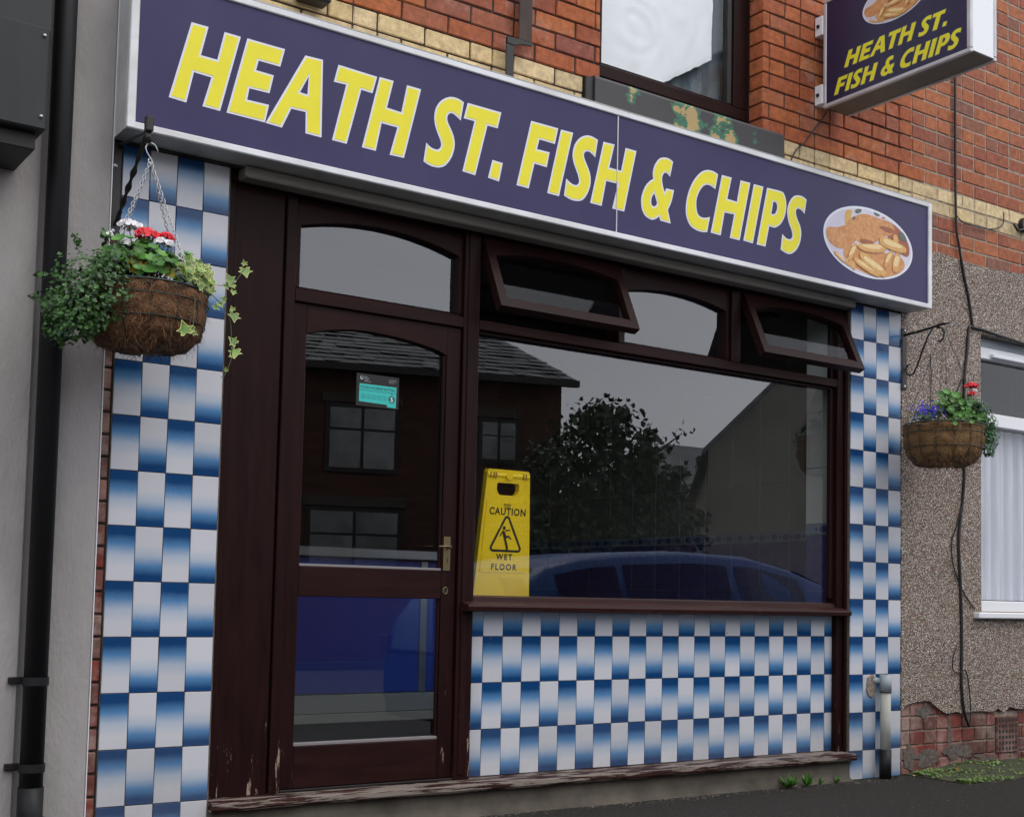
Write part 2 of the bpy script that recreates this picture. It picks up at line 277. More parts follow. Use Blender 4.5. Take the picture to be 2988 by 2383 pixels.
M['teal'] = mat('teal_sticker', (.04, .50, .45), .4); M['tealink'] = mat('dark_teal_print', (.008, .13, .13), .5)
M['stickerclear'] = mat('dark_sticker_backing', (.012, .010, .010), .35); M['whiteprint'] = mat('white_print', (.8, .8, .8), .5)
M['coir'] = mat('coir_liner', (.085, .038, .016), .95, var=(.19, .092, .040), nscale=28, bump=1, bscale=110, bdist=.012, detail=8)
M['coir2'] = mat('tan_coir_liner', (.125, .066, .024), .95, var=(.23, .13, .050), nscale=28, bump=1, bscale=110, bdist=.012, detail=8)
M['fibre'] = mat('coir_fibre', (.22, .10, .04), .8); M['soil'] = mat('potting_soil', (.02, .014, .01), .95, bump=.8)
M['green_wire'] = mat('green_coated_wire', (.010, .028, .020), .4)
M['leaf_dark'] = leaf_mat('small_dark_leaf', (.014, .052, .011), rnd=.55, var=(.048, .125, .020))
M['leaf_ger'] = leaf_mat('geranium_leaf', (.045, .14, .020), rnd=.35, var=(.09, .22, .035))
M['leaf_ger2'] = leaf_mat('yellowing_geranium_leaf', (.38, .20, .015), rnd=.3, var=(.22, .26, .02))
M['leaf_ivy'] = leaf_mat('variegated_ivy_leaf', (.075, .17, .035), edge=(.72, .68, .24), rnd=.3, var=(.20, .32, .07))
M['stem'] = mat('stem', (.08, .10, .03), .6); M['bark'] = mat('bark', (.05, .035, .025), .9, bump=.6)
M['petal_red'] = leaf_mat('red_petal', (.70, .015, .025), rnd=.2, var=(.85, .06, .07), rough=.6)
M['petal_white'] = leaf_mat('white_petal', (.72, .68, .70), rnd=.12, var=(.85, .82, .84), rough=.6)
M['petal_blue'] = leaf_mat('blue_petal', (.018, .012, .36), rnd=.35, var=(.06, .03, .55), rough=.6)
M['moss'] = leaf_mat('moss', (.055, .11, .012), rnd=.5, var=(.12, .19, .03)); M['soil2'] = mat('mossy_soil', (.035, .035, .018), .95, var=(.05, .065, .02), nscale=25, bump=.8)
M['litter'] = leaf_mat('dry_leaf', (.30, .11, .03), rnd=.6, var=(.42, .28, .16))
M['pipe_grey'] = mat('grey_plastic', (.30, .34, .36), .5); M['pipe_white'] = mat('dirty_white_pipe', (.50, .50, .46), .6, var=(.36, .35, .30), nscale=7, stretch=(1, 1, .4))
M['cable'] = mat('black_cable', (.015, .012, .012), .5)
M['slates'] = leaf_mat('single_slates', (.035, .038, .040), rnd=.75, rough=.5, var=(.10, .115, .12)); M['slate'] = mat('roof_slate', (.055, .060, .062), .55, var=(.13, .145, .15), nscale=2.5, rnd=.2)
M['opp_brick'] = mat('opposite_brick', (.050, .020, .015), .9, var=(.105, .042, .028), nscale=2.6, stretch=(1, 1, 4), detail=9); M['opp_render'] = mat('opposite_render', (.20, .185, .155), .9, var=(.155, .14, .12), nscale=.9, stretch=(1, 1, 2.5), detail=9); M['opp_stone'] = mat('opposite_stone', (.07, .055, .045), .9)
M['opp_glass'] = mat('opposite_window', (.30, .31, .31), .1, var=(.12, .13, .13), nscale=1.5); M['opp_dark'] = mat('dark_joinery', (.02, .018, .016), .6)
M['tree_leaf'] = leaf_mat('tree_leaf', (.022, .040, .016), rnd=.5)
M['car'] = mat('blue_car_paint', (.004, .075, .27), .35, spec=.2, coat=.2); M['car_glass'] = mat('car_window', (.008, .018, .035), .15); M['tail'] = mat('dark_red_lens', (.05, .004, .004), .2); M['tyre'] = mat('tyre', (.015, .015, .015), .8)

def stone_mat():
    m = bpy.data.materials.new('flaking_paint_on_stone'); m.use_nodes = True; t = m.node_tree; n = t.nodes; l = t.links
    b = n['Principled BSDF']; b.inputs['Roughness'].default_value = .6
    geo = n.new('ShaderNodeNewGeometry'); mp = n.new('ShaderNodeMapping'); mp.inputs['Scale'].default_value = (.8, 1, 1.1); mp.inputs['Location'].default_value = (1.35, 0, .4); l.new(geo.outputs['Position'], mp.inputs[0])
    q = n.new('ShaderNodeTexNoise'); q.inputs['Scale'].default_value = 7.5; q.inputs['Detail'].default_value = 9; q.inputs['Roughness'].default_value = .62; q.inputs['Distortion'].default_value = .3; l.new(mp.outputs[0], q.inputs['Vector'])
    sp = n.new('ShaderNodeSeparateXYZ'); l.new(geo.outputs['Position'], sp.inputs[0])
    # where along the sill the old paint has come away
    a = n.new('ShaderNodeMapRange'); a.inputs[1].default_value = 2.2; a.inputs[2].default_value = 3.4; l.new(sp.outputs['X'], a.inputs[0])
    rm = n.new('ShaderNodeValToRGB'); el = rm.color_ramp.elements
    seq = [(.0, .1), (.10, .1), (.14, .6), (.19, .1), (.30, .1), (.37, .75), (.46, .85), (.53, .2), (.60, .85), (.68, 1), (.75, .3), (.82, .62), (.87, .1)]
    while len(el) < len(seq): el.new(.5)
    for k, (p_, v_) in enumerate(seq): el[k].position = p_; el[k].color = (v_, v_, v_, 1)
    l.new(a.outputs[0], rm.inputs[0])
    mr = n.new('ShaderNodeMapRange'); mr.inputs[3].default_value = -.13; mr.inputs[4].default_value = .19; l.new(rm.outputs[0], mr.inputs[0])
    ad = n.new('ShaderNodeMath'); ad.operation = 'ADD'; l.new(q.outputs[0], ad.inputs[0]); l.new(mr.outputs[0], ad.inputs[1])
    r = n.new('ShaderNodeValToRGB'); r.color_ramp.interpolation = 'CONSTANT'; e = r.color_ramp.elements
    for k in range(2): e.new(.5)
    for i, (p, c) in enumerate([(0, (.050, .048, .050)), (.575, (.040, .15, .090)), (.645, (.42, .30, .13)), (.80, (.14, .05, .02))]): e[i].position = p; e[i].color = (*c, 1)
    l.new(ad.outputs[0], r.inputs[0]); l.new(r.outputs[0], b.inputs['Base Color'])
    bp = n.new('ShaderNodeBump'); bp.inputs['Strength'].default_value = .6; bp.inputs['Distance'].default_value = .004; l.new(ad.outputs[0], bp.inputs['Height']); l.new(bp.outputs[0], b.inputs['Normal'])
    return m
M['stone'] = stone_mat()

# ------------------------------------------------------------------ building helpers
WL = {}
def empty(name, label, cat, loc=(0, 0, 0), group=None):
    o = bpy.data.objects.new(name, None); col.objects.link(o); o.location = loc; o.empty_display_size = .1
    o['label'] = label; o['category'] = cat
    if group: o['group'] = group
    WL[o.name] = Vector(loc); return o
def tag(o, label, cat, group=None, kind=None):
    if label: o['label'] = label
    if cat: o['category'] = cat
    if group: o['group'] = group
    if kind: o['kind'] = kind
    return o
def link_mesh(name, me, parent, org):
    o = bpy.data.objects.new(name, me); col.objects.link(o); org = Vector(org)
    if parent: o.parent = parent; o.location = org-WL[parent.name]
    else: o.location = org
    WL[o.name] = org; return o
def obj(name, bm, m, parent=None, origin=None, smooth=False, kind=None, label=None):
    me = bpy.data.meshes.new(name)
    if origin is None:
        lo = Vector((1e9,)*3); hi = Vector((-1e9,)*3)
        for v in bm.verts:
            for i in range(3): lo[i] = min(lo[i], v.co[i]); hi[i] = max(hi[i], v.co[i])
        origin = Vector(((lo.x+hi.x)/2, (lo.y+hi.y)/2, lo.z))
    origin = Vector(origin)
    for v in bm.verts: v.co -= origin
    bmesh.ops.recalc_face_normals(bm, faces=bm.faces)
    bm.to_mesh(me); bm.free()
    for x in (m if isinstance(m, (list, tuple)) else [m]): me.materials.append(x)
    if smooth:
        for p in me.polygons: p.use_smooth = True
    o = link_mesh(name, me, parent, origin)
    if kind: o['kind'] = kind
    if label: o['label'] = label
    return o
def box(bm, x0, x1, y0, y1, z0, z1, mi=0, bev=0):
    vs = [bm.verts.new((x, y, z)) for x in (x0, x1) for y in (y0, y1) for z in (z0, z1)]
    fs = [bm.faces.new([vs[i] for i in f]) for f in ((0, 1, 3, 2), (4, 6, 7, 5), (0, 4, 5, 1), (2, 3, 7, 6), (0, 2, 6, 4), (1, 5, 7, 3))]
    for f in fs: f.material_index = mi
    if bev:
        es = list({e for f in fs for e in f.edges}); r = bmesh.ops.bevel(bm, geom=es, offset=bev, segments=1, affect='EDGES')
        for f in r['faces']: f.material_index = mi
    return vs
def B(name, dims, m, parent=None, bev=.003, **k):
    bm = bmesh.new(); box(bm, *dims, bev=bev); return obj(name, bm, m, parent, **k)
def frame_of(d):
    d = d.normalized(); a = Vector((0, 0, 1)) if abs(d.z) < .9 else Vector((1, 0, 0)); u = d.cross(a).normalized(); return u, d.cross(u).normalized()
def tube(bm, pts, r, n=8, closed=False, cap=True, mi=0, flat=None):
    pts = [Vector(p) for p in pts]; m = len(pts); rings = []
    for i, p in enumerate(pts):
        if closed: d = pts[(i+1) % m]-pts[i-1]
        else: d = pts[min(i+1, m-1)]-pts[max(i-1, 0)]
        if i == 0: u, v = frame_of(d)
        else:
            dn = d.normalized(); u = (u-dn*u.dot(dn)); u = u.normalized() if u.length > 1e-6 else frame_of(d)[0]; v = dn.cross(u)
        rr = r[i] if isinstance(r, (list, tuple)) else r
        rings.append([bm.verts.new(p+(u*math.cos(2*PI*k/n)+v*math.sin(2*PI*k/n)*(flat or 1))*rr) for k in range(n)])
    for i in range(m if closed else m-1):
        a, b = rings[i], rings[(i+1) % m]
        for k in range(n):
            f = bm.faces.new((a[k], a[(k+1) % n], b[(k+1) % n], b[k])); f.material_index = mi
    if cap and not closed:
        bm.faces.new(rings[0][::-1]).material_index = mi; bm.faces.new(rings[-1]).material_index = mi
def lathe(bm, prof, c=(0, 0, 0), n=32, mi=0, f=None):
    c = Vector(c); rings = []
    for j, (r, z) in enumerate(prof):
        rings.append([bm.verts.new(c+Vector((r*math.cos(2*PI*k/n), r*math.sin(2*PI*k/n), z))*(1) if f is None else c+f(2*PI*k/n, r, z)) for k in range(n)])
    for j in range(len(rings)-1):
        for k in range(n): bm.faces.new((rings[j][k], rings[j][(k+1) % n], rings[j+1][(k+1) % n], rings[j+1][k])).material_index = mi
    return rings
def plate(bm, loops, fn, t, mi=0):
    """flat shape with holes: loops of (u, v), fn(u, v, w) gives the place, w = 0 front, t back; front face and edges"""
    loops3 = [[Vector((u, v, 0)) for u, v in lp] for lp in loops]
    flat = [p for lp in loops for p in lp]
    V = [bm.verts.new(fn(u, v, 0)) for u, v in flat]
    for tri in tessellate_polygon(loops3):
        try: bm.faces.new([V[i] for i in tri]).material_index = mi
        except ValueError: pass
    if t:
        Wv = [bm.verts.new(fn(u, v, t)) for u, v in flat]; k = 0
        for lp in loops:
            n = len(lp)
            for i in range(n):
                a, b = k+i, k+(i+1) % n
                bm.faces.new((V[a], V[b], Wv[b], Wv[a])).material_index = mi
            k += n
def inset(loop, d, hole=False):
    """move a closed outline inwards by d (a hole outwards)"""
    ar = sum(loop[i][0]*loop[(i+1) % len(loop)][1]-loop[(i+1) % len(loop)][0]*loop[i][1] for i in range(len(loop)))
    s = d if ar > 0 else -d
    if hole: s = -s
    out = []; n = len(loop)
    for i in range(n):
        p0, p1, p2 = Vector(loop[i-1]), Vector(loop[i]), Vector(loop[(i+1) % n])
        a = (p1-p0); b = (p2-p1)
        if a.length < 1e-6 or b.length < 1e-6: continue
        a.normalize(); b.normalize(); na = Vector((-a.y, a.x)); nb = Vector((-b.y, b.x)); m = na+nb
        if m.length < 1e-4: m = na
        m.normalize(); k = s/max(.42, m.dot(na)); q = p1+m*k; out.append((q.x, q.y))
    return out
def text_mesh(body, size, fn, bold=0.0, align='CENTER', spacing=1.0, sx=1.0):
    """words set in the built-in typeface, placed by fn(u, v, w)"""
    cu = bpy.data.curves.new('text', 'FONT'); cu.body = body; cu.size = size; cu.align_x = align; cu.offset = bold; cu.space_character = spacing; cu.resolution_u = 3; cu.fill_mode = 'FRONT'
    o = bpy.data.objects.new('text', cu); col.objects.link(o); bpy.context.view_layer.update()
    dg = bpy.context.evaluated_depsgraph_get(); me = bpy.data.meshes.new_from_object(o.evaluated_get(dg)); bpy.data.objects.remove(o); bpy.data.curves.remove(cu)
    bm = bmesh.new(); bm.from_mesh(me); bpy.data.meshes.remove(me)
    for v in bm.verts: v.co = fn(v.co.x*sx, v.co.y, 0)
    return bm
def arch(x0, x1, z0, z1, zt, n=14):
    """opening with a segmental arched top: sides end at z1, crown at zt"""
    pts = [(x0, z0), (x1, z0)]
    for i in range(n+1):
        u = i/n; x = x1+(x0-x1)*u; pts.append((x, z1+(zt-z1)*(1-(2*u-1)**2)))
    return pts
def rect(x0, x1, z0, z1): return [(x0, z0), (x1, z0), (x1, z1), (x0, z1)]
def front(y): return lambda u, v, w: Vector((u, y+w, v))

# ================================================================== THE SETTING
ZG = -1.75
def struct(o): o['kind'] = 'structure'; return o
bm = bmesh.new(); box(bm, -60, 60, -1.62, 0.02, ZG-.3, ZG); struct(obj('pavement', bm, M['asphalt'], origin=(0, 0, ZG)))
bm = bmesh.new(); box(bm, -60, 60, -1.745, -1.622, ZG-.3, ZG-.002, bev=.01); struct(obj('kerb', bm, M['kerb'], origin=(0, -1.7, ZG)))
bm = bmesh.new(); box(bm, -250, 250, -11, -1.747, ZG-.4, ZG-.12); struct(obj('road', bm, M['road'], origin=(0, -6, ZG)))
bm = bmesh.new(); box(bm, -400, 400, -400, -11.002, ZG-.4, ZG-.02); struct(obj('ground', bm, M['ground'], origin=(0, -100, ZG)))

# ------------------------------------------------------------------ brick laying
def brick_mesh(w, h, d, seed, ch=.004):
    r = random.Random(seed); bm = bmesh.new(); box(bm, 0, w, 0, d, 0, h, bev=ch)
    for v in bm.verts: v.co += Vector((r.uniform(-1, 1)*.0012, r.uniform(-1, 1)*.0012, r.uniform(-1, 1)*.001))
    bmesh.ops.recalc_face_normals(bm, faces=bm.faces); me = bpy.data.meshes.new('brick'); bm.to_mesh(me); bm.free(); return me
MESHES = {}
def get_brick(w, h, d, mkey, k):
    key = (round(w, 3), round(h, 3), d, mkey, k)
    if key not in MESHES:
        me = brick_mesh(w, h, d, int(w*1000)*7+k); me.materials.append(M[mkey]); MESHES[key] = me
    return MESHES[key]
def lay(parent, rows, y, depth, x0, x1, holes=(), L=.2285, jt=.008, limit=300, keep=None, soft=''):
    """rows: (z, course height, material, bond). Bricks in view become separate parts, the rest one joined part"""
    todo = []
    for (z, ch, mk, bond) in rows:
        ri = int(round((1.575-z)/ch)); segs = [(x0, x1)]
        for (hx0, hx1, hz0, hz1) in holes:
            if z+ch/2 > hz0 and z+ch/2 < hz1:
                ns = []
                for a, b in segs:
                    if hx0 > a: ns.append((a, min(b, hx0)))
                    if hx1 < b: ns.append((max(a, hx1), b))
                segs = [s for s in ns if s[1]-s[0] > .02]
        unit = L if bond == 'S' else L/2
        for a, b in segs:
            x = math.floor(a/unit)*unit-(unit/2 if ri % 2 else 0)
            while x < b:
                u = unit; lo, hi = max(x, a), min(x+u, b)
                if 'r' in soft and b == x1: hi = x+u
                if 'l' in soft and a == x0 and x < a: x += u; continue
                if bond == 'S' and math.sin(x*91.7+z*57.3) > .82 and hi-lo > .2:
                    mid = lo+u/2; parts = [(lo, mid), (mid, hi)]
                else: parts = [(lo, hi)]
                for (p, q) in parts:
                    if q-p > .02: todo.append((p+jt/2, z+jt/2, q-p-jt, ch-jt, mk))
                x += u
    if keep: todo = [t for t in todo if keep(t)]
    vis, hid = [], []
    for t in todo:
        ok, d = seen(t[0]+t[2]/2, y, t[1]+t[3]/2, .012); (vis if ok else hid).append((d, t))
    vis.sort(key=lambda a: a[0]); hid += vis[limit:]; vis = vis[:limit]
    for d, (x, z, wd, h, mk) in vis:
        wq = round(wd/.004)*.004
        link_mesh('brick', get_brick(wq, h, depth, mk, R_.randrange(4)), parent, (x, y+R_.uniform(-.0015, .0018), z+R_.uniform(-.001, .001)))
    mats = sorted({t[4] for _, t in hid})
    for mk in mats:
        bm = bmesh.new(); ly = bm.faces.layers.float.new('rnd_f'); vl = bm.verts.layers.float.new('rnd')
        for d, t in hid:
            if t[4] != mk: continue
            n0 = len(bm.verts); r = R_.random(); x, z, wd, h, _ = t
            vs = [bm.verts.new((xx, yy, zz)) for xx in (x, x+wd) for yy in (y, y+.03) for zz in (z, z+h)]
            for v in vs: v[vl] = r
            for f in ((0, 1, 3, 2), (4, 6, 7, 5), (0, 4, 5, 1), (2, 3, 7, 6), (0, 2, 6, 4), (1, 5, 7, 3)): bm.faces.new([vs[i] for i in f])
        obj('brick', bm, M[mk], parent, kind='stuff')
    return len(vis)

# ------------------------------------------------------------------ the shop's brick house front above the sign
shop = empty('shop_building', 'red brick upper wall with cream brick band above the long blue fish and chips sign', 'building', (2.2, .05, 1.4))
OP = (2.204, 3.262, 1.575, 4.2)                     # window opening
SILL = (2.105, 3.392, 1.30, 1.5751)
rows = [(1.575-.0805*(k+1), .0805, 'cream', 'S') for k in range(2)]
rows += [(1.575-.0805*(k+3), .0805, 'red', 'S') for k in range(1)]
rows += [(1.575+.0805*k, .0805, 'red', 'H' if k % 6 == 4 else 'S') for k in range(26)]
XP = 4.372                                           # party line with the neighbour
n1 = lay(shop, rows, 0.0, .1, -.04, XP, holes=[OP, SILL], soft='r')
bm = bmesh.new()
for d in ((-.04, 2.1, .008, .13, .81, 3.7), (3.30, XP, .0081, .13, .81, 3.7), (2.1, 3.30, .0082, .13, .81, 1.56), (3.276, 3.31, .0083, .13, 1.56, 3.7), (2.09, 2.19, .0084, .13, 1.56, 3.7)): box(bm, *d)
obj('mortar', bm, M['mortar'], shop)
# stone window sill, sloping top
bm = bmesh.new()
pr = [(-.032, 1.30), (-.032, 1.570), (-.026, 1.583), (.0, 1.588), (.165, 1.652), (.165, 1.30)]
fn = lambda u, v, w: Vector((2.15+w, u, v))
plate(bm, [pr], fn, 1.242)
vsb = [bm.verts.new((3.392, a, b)) for a, b in pr]; bm.faces.new(vsb)
obj('stone_sill', bm, M['stone'], shop)
B('sill_end', (2.105, 2.1485, -.02, .1, 1.30, 1.575), M['iron'], shop)
# upper window: brown frame, glass, whitewashed sheet and torn grey curtain behind
win = obj('window', (lambda b: (box(b, 2.205, 3.261, .10, .165, 1.655, 1.716, bev=.004), b)[1])(bmesh.new()), M['woodh'], shop, label='upstairs brown window')
B('stile', (3.158, 3.2605, .102, .165, 1.717, 3.9), M['wood'], win); B('stile', (2.2055, 2.29, .102, .165, 1.717, 3.9), M['wood'], win)
B('sash', (3.128, 3.157, .116, .16, 1.733, 3.9), M['opp_dark'], win, bev=.002); B('sash', (2.291, 3.157, .116, .16, 1.7165, 1.7325), M['woodh'], win, bev=.002)
B('pane', (2.2915, 3.127, .136, .142, 1.734, 3.9), M['glass_up'], win, bev=0)
bm = bmesh.new(); sh = [(2.292, 1.735), (2.70, 1.735), (2.96, 1.895), (3.068, 1.968), (3.074, 2.10), (3.066, 2.2), (3.075, 2.4), (3.075, 3.9), (2.292, 3.9)]
xs = 26
def wavy(x, z): r = math.hypot(x-2.53, (z-2.03)*1.0); return .172+.006*abs(noise.noise(Vector((x*4+z*3, z*3, 3))))+.004*abs(noise.noise(Vector((x*9-z*6, z*3+x*3, 9))))+.0022*math.sin(r*60+7*noise.noise(Vector((x*4, z*4, 0)))+2*x)*max(0, 1-r/.30)
# a crumpled sheet: grid clipped to the outline
def inside(px, pz, poly):
    c = False; j = len(poly)-1
    for i in range(len(poly)):
        if (poly[i][1] > pz) != (poly[j][1] > pz) and px < (poly[j][0]-poly[i][0])*(pz-poly[i][1])/(poly[j][1]-poly[i][1])+poly[i][0]: c = not c
        j = i
    return c
G = {}
NX, NZ = 60, 130
for i in range(NX+1):
    for j in range(NZ+1):
        x = 2.292+.79*i/NX; z = 1.735+2.1*j/NZ
        # pull the corner edge onto the torn diagonal
        ze = 1.735+max(0, (x-2.70))*.62+.006*noise.noise(Vector((x*30, 0, 0)))
        if z < ze and j > 0: z2 = z
        if z < ze: z = ze+(z-1.735)*.001
        xm = 3.070+.006*noise.noise(Vector((0, z*14, 4)))
        x = min(x, xm)
        G[i, j] = bm.verts.new((x, wavy(x, z), z))
for i in range(NX):
    for j in range(NZ):
        q = [G[i, j], G[i+1, j], G[i+1, j+1], G[i, j+1]]
        if (q[0].co-q[2].co).length > .012 and (q[1].co-q[3].co).length > .008:
            try: bm.faces.new(q)
            except ValueError: pass
obj('paper_sheet', bm, M['paper'], win, smooth=True)
bm = bmesh.new(); G = {}
for i in range(60):
    for j in range(2): G[i, j] = bm.verts.new((2.292+1.3*i/59, .25+.012*math.sin(i*.9)+.01*noise.noise(Vector((i*.3, 0, 0))), 1.70+2.2*j))
for i in range(59): bm.faces.new((G[i, 0], G[i+1, 0], G[i+1, 1], G[i, 1]))
obj('curtain', bm, mat('grey_net', (.15, .19, .22), .9, var=(.30, .35, .38), nscale=9, stretch=(3, 1, .6)), win, smooth=True)
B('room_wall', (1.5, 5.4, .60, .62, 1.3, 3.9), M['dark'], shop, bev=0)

# ------------------------------------------------------------------ neighbour house on the right
nb = empty('neighbour_house', 'pebbledashed terraced house with red brick top to the right of the shop', 'house', (5.8, .05, -1.7))
rows = [(1.575+.0805*k, .0805, 'red2', 'H' if k % 6 == 4 else 'S') for k in range(26)]
rows += [(1.575-.0805*(k+1), .0805, 'cream', 'S') for k in range(2)]
rows += [(1.575-.0805*(k+3), .0805, 'red2', 'S') for k in range(4)]
lay(nb, rows, .003, .1, XP, 8.2, limit=240, soft='l')
rows = [(-1.36-.0785*(k+1), .0785, 'oldred', 'S' if k % 2 else 'H') for k in range(5)]
AB = (5.225, 5.45, -1.68, -1.46)
lay(nb, rows, .012, .1, XP+.004, 8.2, holes=[AB], limit=60, keep=lambda t: True)
bm = bmesh.new()
for d in ((XP, 8.2, .0065, .13, 1.15, 3.7), (XP, 5.07, .02, .13, -1.75, 1.15), (5.07, 8.2, .0201, .13, -1.75, -.855), (5.07, 8.2, .0202, .13, .778, 1.15), (7.0, 8.2, .0203, .13, -.855, .778)): box(bm, *d)
obj('mortar', bm, M['mortar2'], nb)
# pebbledash coat with a broken lower edge
low = [(4.362, -1.398), (4.412, -1.371), (4.46, -1.360), (4.522, -1.356), (4.565, -1.352), (4.612, -1.358), (4.64, -1.378), (4.673, -1.394), (4.72, -1.418), (4.765, -1.430), (4.80, -1.425), (4.842, -1.423), (4.90, -1.432), (4.984, -1.428), (5.07, -1.424), (5.162, -1.434), (5.20, -1.430), (5.228, -1.414), (5.26, -1.43), (5.295, -1.438), (5.33, -1.414), (5.36, -1.412), (5.42, -1.425), (5.489, -1.427), (5.6, -1.42)]
for k in range(20): low.append((5.7+k*.128, -1.425+R_.uniform(-.02, .02)))
top = [(8.2, 1.18)]+[(8.1-k*.12, 1.188+R_.uniform(-.008, .012)) for k in range(30)]+[(4.545, 1.19), (4.50, 1.16), (4.362, 1.15)]
bm = bmesh.new(); plate(bm, [low+top, [(5.074, -.858), (7.0, -.858), (7.0, .776), (5.074, .776)]], front(-.004), .05)
obj('pebbledash', bm, M['pebble'], nb, label='rough brown and white pebbledash coat with broken lower edge')
bm = bmesh.new()
for _ in range(5200):                                  # loose-standing pebbles that catch the light
    x = R_.uniform(4.37, 5.75); z = R_.uniform(-1.33, 1.15)
    if x > 5.06 and -.88 < z < .79: continue
    s = R_.uniform(.0022, .0046); c = Vector((x, -.0045, z)); o = [Vector((R_.uniform(-1, 1), R_.uniform(-.8, -.3), R_.uniform(-1, 1)))*s for _ in range(2)]
    p = [bm.verts.new(c+Vector(d)*s) for d in ((-1, .2, -.6), (1, .2, -.5), (.3, .2, 1))]; q = bm.verts.new(c+Vector((R_.uniform(-.3, .3), -.9, R_.uniform(-.3, .3)))*s)
    bm.faces.new(p[::-1])
    for i in range(3): bm.faces.new((p[i], p[(i+1) % 3], q))
obj('pebble', bm, [mat('pale_pebble', (.46, .40, .34), .6, var=(.2, .14, .11), nscale=70)], nb, kind='stuff')
# smears of old cement left on the base bricks
rm_ = mat('cement_smear', (.16, .135, .115), .95, var=(.075, .055, .045), nscale=38, bump=1, bscale=70, bdist=.006, detail=8)
for cx_, cz_, ra, rb, sd in ((4.44, -1.655, .055, .060, 1), (4.60, -1.665, .115, .042, 2), (4.86, -1.650, .11, .045, 3), (4.57, -1.415, .060, .035, 4), (5.08, -1.70, .13, .025, 5), (4.795, -1.55, .016, .11, 6)):
    P = []
    for k in range(36):
        a = 2*PI*k/36; q = 1+.55*noise.noise(Vector((math.cos(a)*1.6, math.sin(a)*1.6, sd*3.1)))+.25*noise.noise(Vector((math.cos(a)*5, math.sin(a)*5, sd*2))); P.append((cx_+ra*q*math.cos(a), max(-1.748, cz_+rb*q*math.sin(a))))
    bm = bmesh.new(); plate(bm, [P], front(.0060+sd*.0007), .012); obj('cement_patch', bm, rm_, nb)
# air brick
bm = bmesh.new(); box(bm, 5.232, 5.443, .003, .05, -1.675, -1.466, bev=.004)
ab = obj('air_brick', bm, M['oldred'], nb, label='square terracotta air brick with rows of holes')
bm = bmesh.new()
for i in range(6):
    for j in range(6): box(bm, 5.247+i*.032, 5.263+i*.032, .0012, .004, -1.660+j*.033, -1.642+j*.033)
obj('hole', bm, M['dark'], ab, kind='stuff')
# white plastic window
nw = obj('window', (lambda b: (box(b, 5.076, 5.128, .045, .11, -.79, .716, bev=.004), box(b, 5.1285, 7.0, .045, .11, .645, .716, bev=.004), box(b, 5.1285, 7.0, .0452, .11, .247, .325, bev=.004), box(b, 5.076, 7.0, .0448, .11, -.856, -.791, bev=.004), b)[4])(bmesh.new()), M['upvc'], nb, label='white plastic framed ground floor window')
B('window_sill', (5.0, 7.05, -.045, .045, -.894, -.858), M['upvc'], nw, bev=.006)
B('head_strip', (5.076, 7.0, .055, .11, .7175, .775), M['pipe_grey'], nw)
B('vent', (5.235, 6.4, .02, .044, .655, .683), M['upvc'], nw, bev=.006)
B('casement_bead', (5.129, 5.150, .05, .1, .326, .644), M['upvc'], nw)
B('pane', (5.151, 7.0, .085, .091, .326, .644), M['glass_n'], nw, bev=0); B('pane', (5.129, 7.0, .085, .091, -.79, .2465), M['glass_up'], nw, bev=0)
bm = bmesh.new()
for k in range(22): box(bm, 5.15, 7.0, .115, .135, .333+k*.0125, .3345+k*.0125)
box(bm, 5.16, 7, .1352, .138, .33, .60); obj('blind', bm, M['blind'], nw, kind='stuff')
bm = bmesh.new(); G = {}
for i in range(150):
    x = 5.129+1.8*i/149
    for j in range(2): G[i, j] = bm.verts.new((x, .15+.016*math.sin(x*46+2*math.sin(x*9))+.010*math.sin(x*113), -.785+1.03*j))
for i in range(149): bm.faces.new((G[i, 0], G[i+1, 0], G[i+1, 1], G[i, 1]))
obj('net_curtain', bm, M['net'], nw, smooth=True)
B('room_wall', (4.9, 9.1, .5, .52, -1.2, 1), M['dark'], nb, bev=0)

# ------------------------------------------------------------------ building on the left: grey render, box fascia, downpipe
lb = empty('left_building', 'grey rendered building with dark timber fascia to the left of the shop', 'building', (-1.5, .05, -1.75))
B('render_panel', (-3.5, -.292, -.030, .12, ZG-.1, 3.6), M['render_grey'], lb, bev=.004)
B('render_strip', (-.205, -.0475, -.030, .12, ZG-.1, 3.6), M['render_grey'], lb, bev=.004)
B('recess', (-.2918, -.2052, .012, .12, ZG-.1, 3.6), M['render_grey'], lb, bev=0)
B('edge_bead', (-.0470, -.0440, -.0315, .0, ZG+.02, 3.6), M['upvc'], lb, bev=0)
fb = empty('timber_fascia', 'dark grey timber fascia box with two screws high on the left building', 'fascia', (-1, -.03, .66))
B('lower_box', (-3.4, -.36, -.345, -.031, .657, 1.0), M['iron'] if False else mat('dark_grey_boards', (.011, .012, .013), .6, var=(.020, .021, .022), nscale=12, stretch=(1, 1, .2)), fb, bev=.006)
B('upper_board', (-3.4, -.345, -.30, -.031, 1.001, 2.4), bpy.data.materials['dark_grey_boards'], fb, bev=.004)
B('soffit_board', (-3.4, -.38, -.30, -.031, .60, .656), M['opp_dark'], fb, bev=.004)
for z in (.70, 1.0-.03):
    bm = bmesh.new(); bmesh.ops.create_uvsphere(bm, u_segments=10, v_segments=6, radius=.007)
    for v in bm.verts: v.co += Vector((-.378, -.346, z))
    obj('screw', bm, M['steel'], fb, smooth=True)
dp = empty('downpipe', 'black plastic downpipe with two clips and a kicked shoe on the grey render', 'pipe', (-.245, -.08, ZG))
bm = bmesh.new(); tube(bm, [(-.245, -.078, 3.6), (-.245, -.078, -1.535)], .039, 20); obj('pipe', bm, M['black_pipe'], dp, smooth=True)
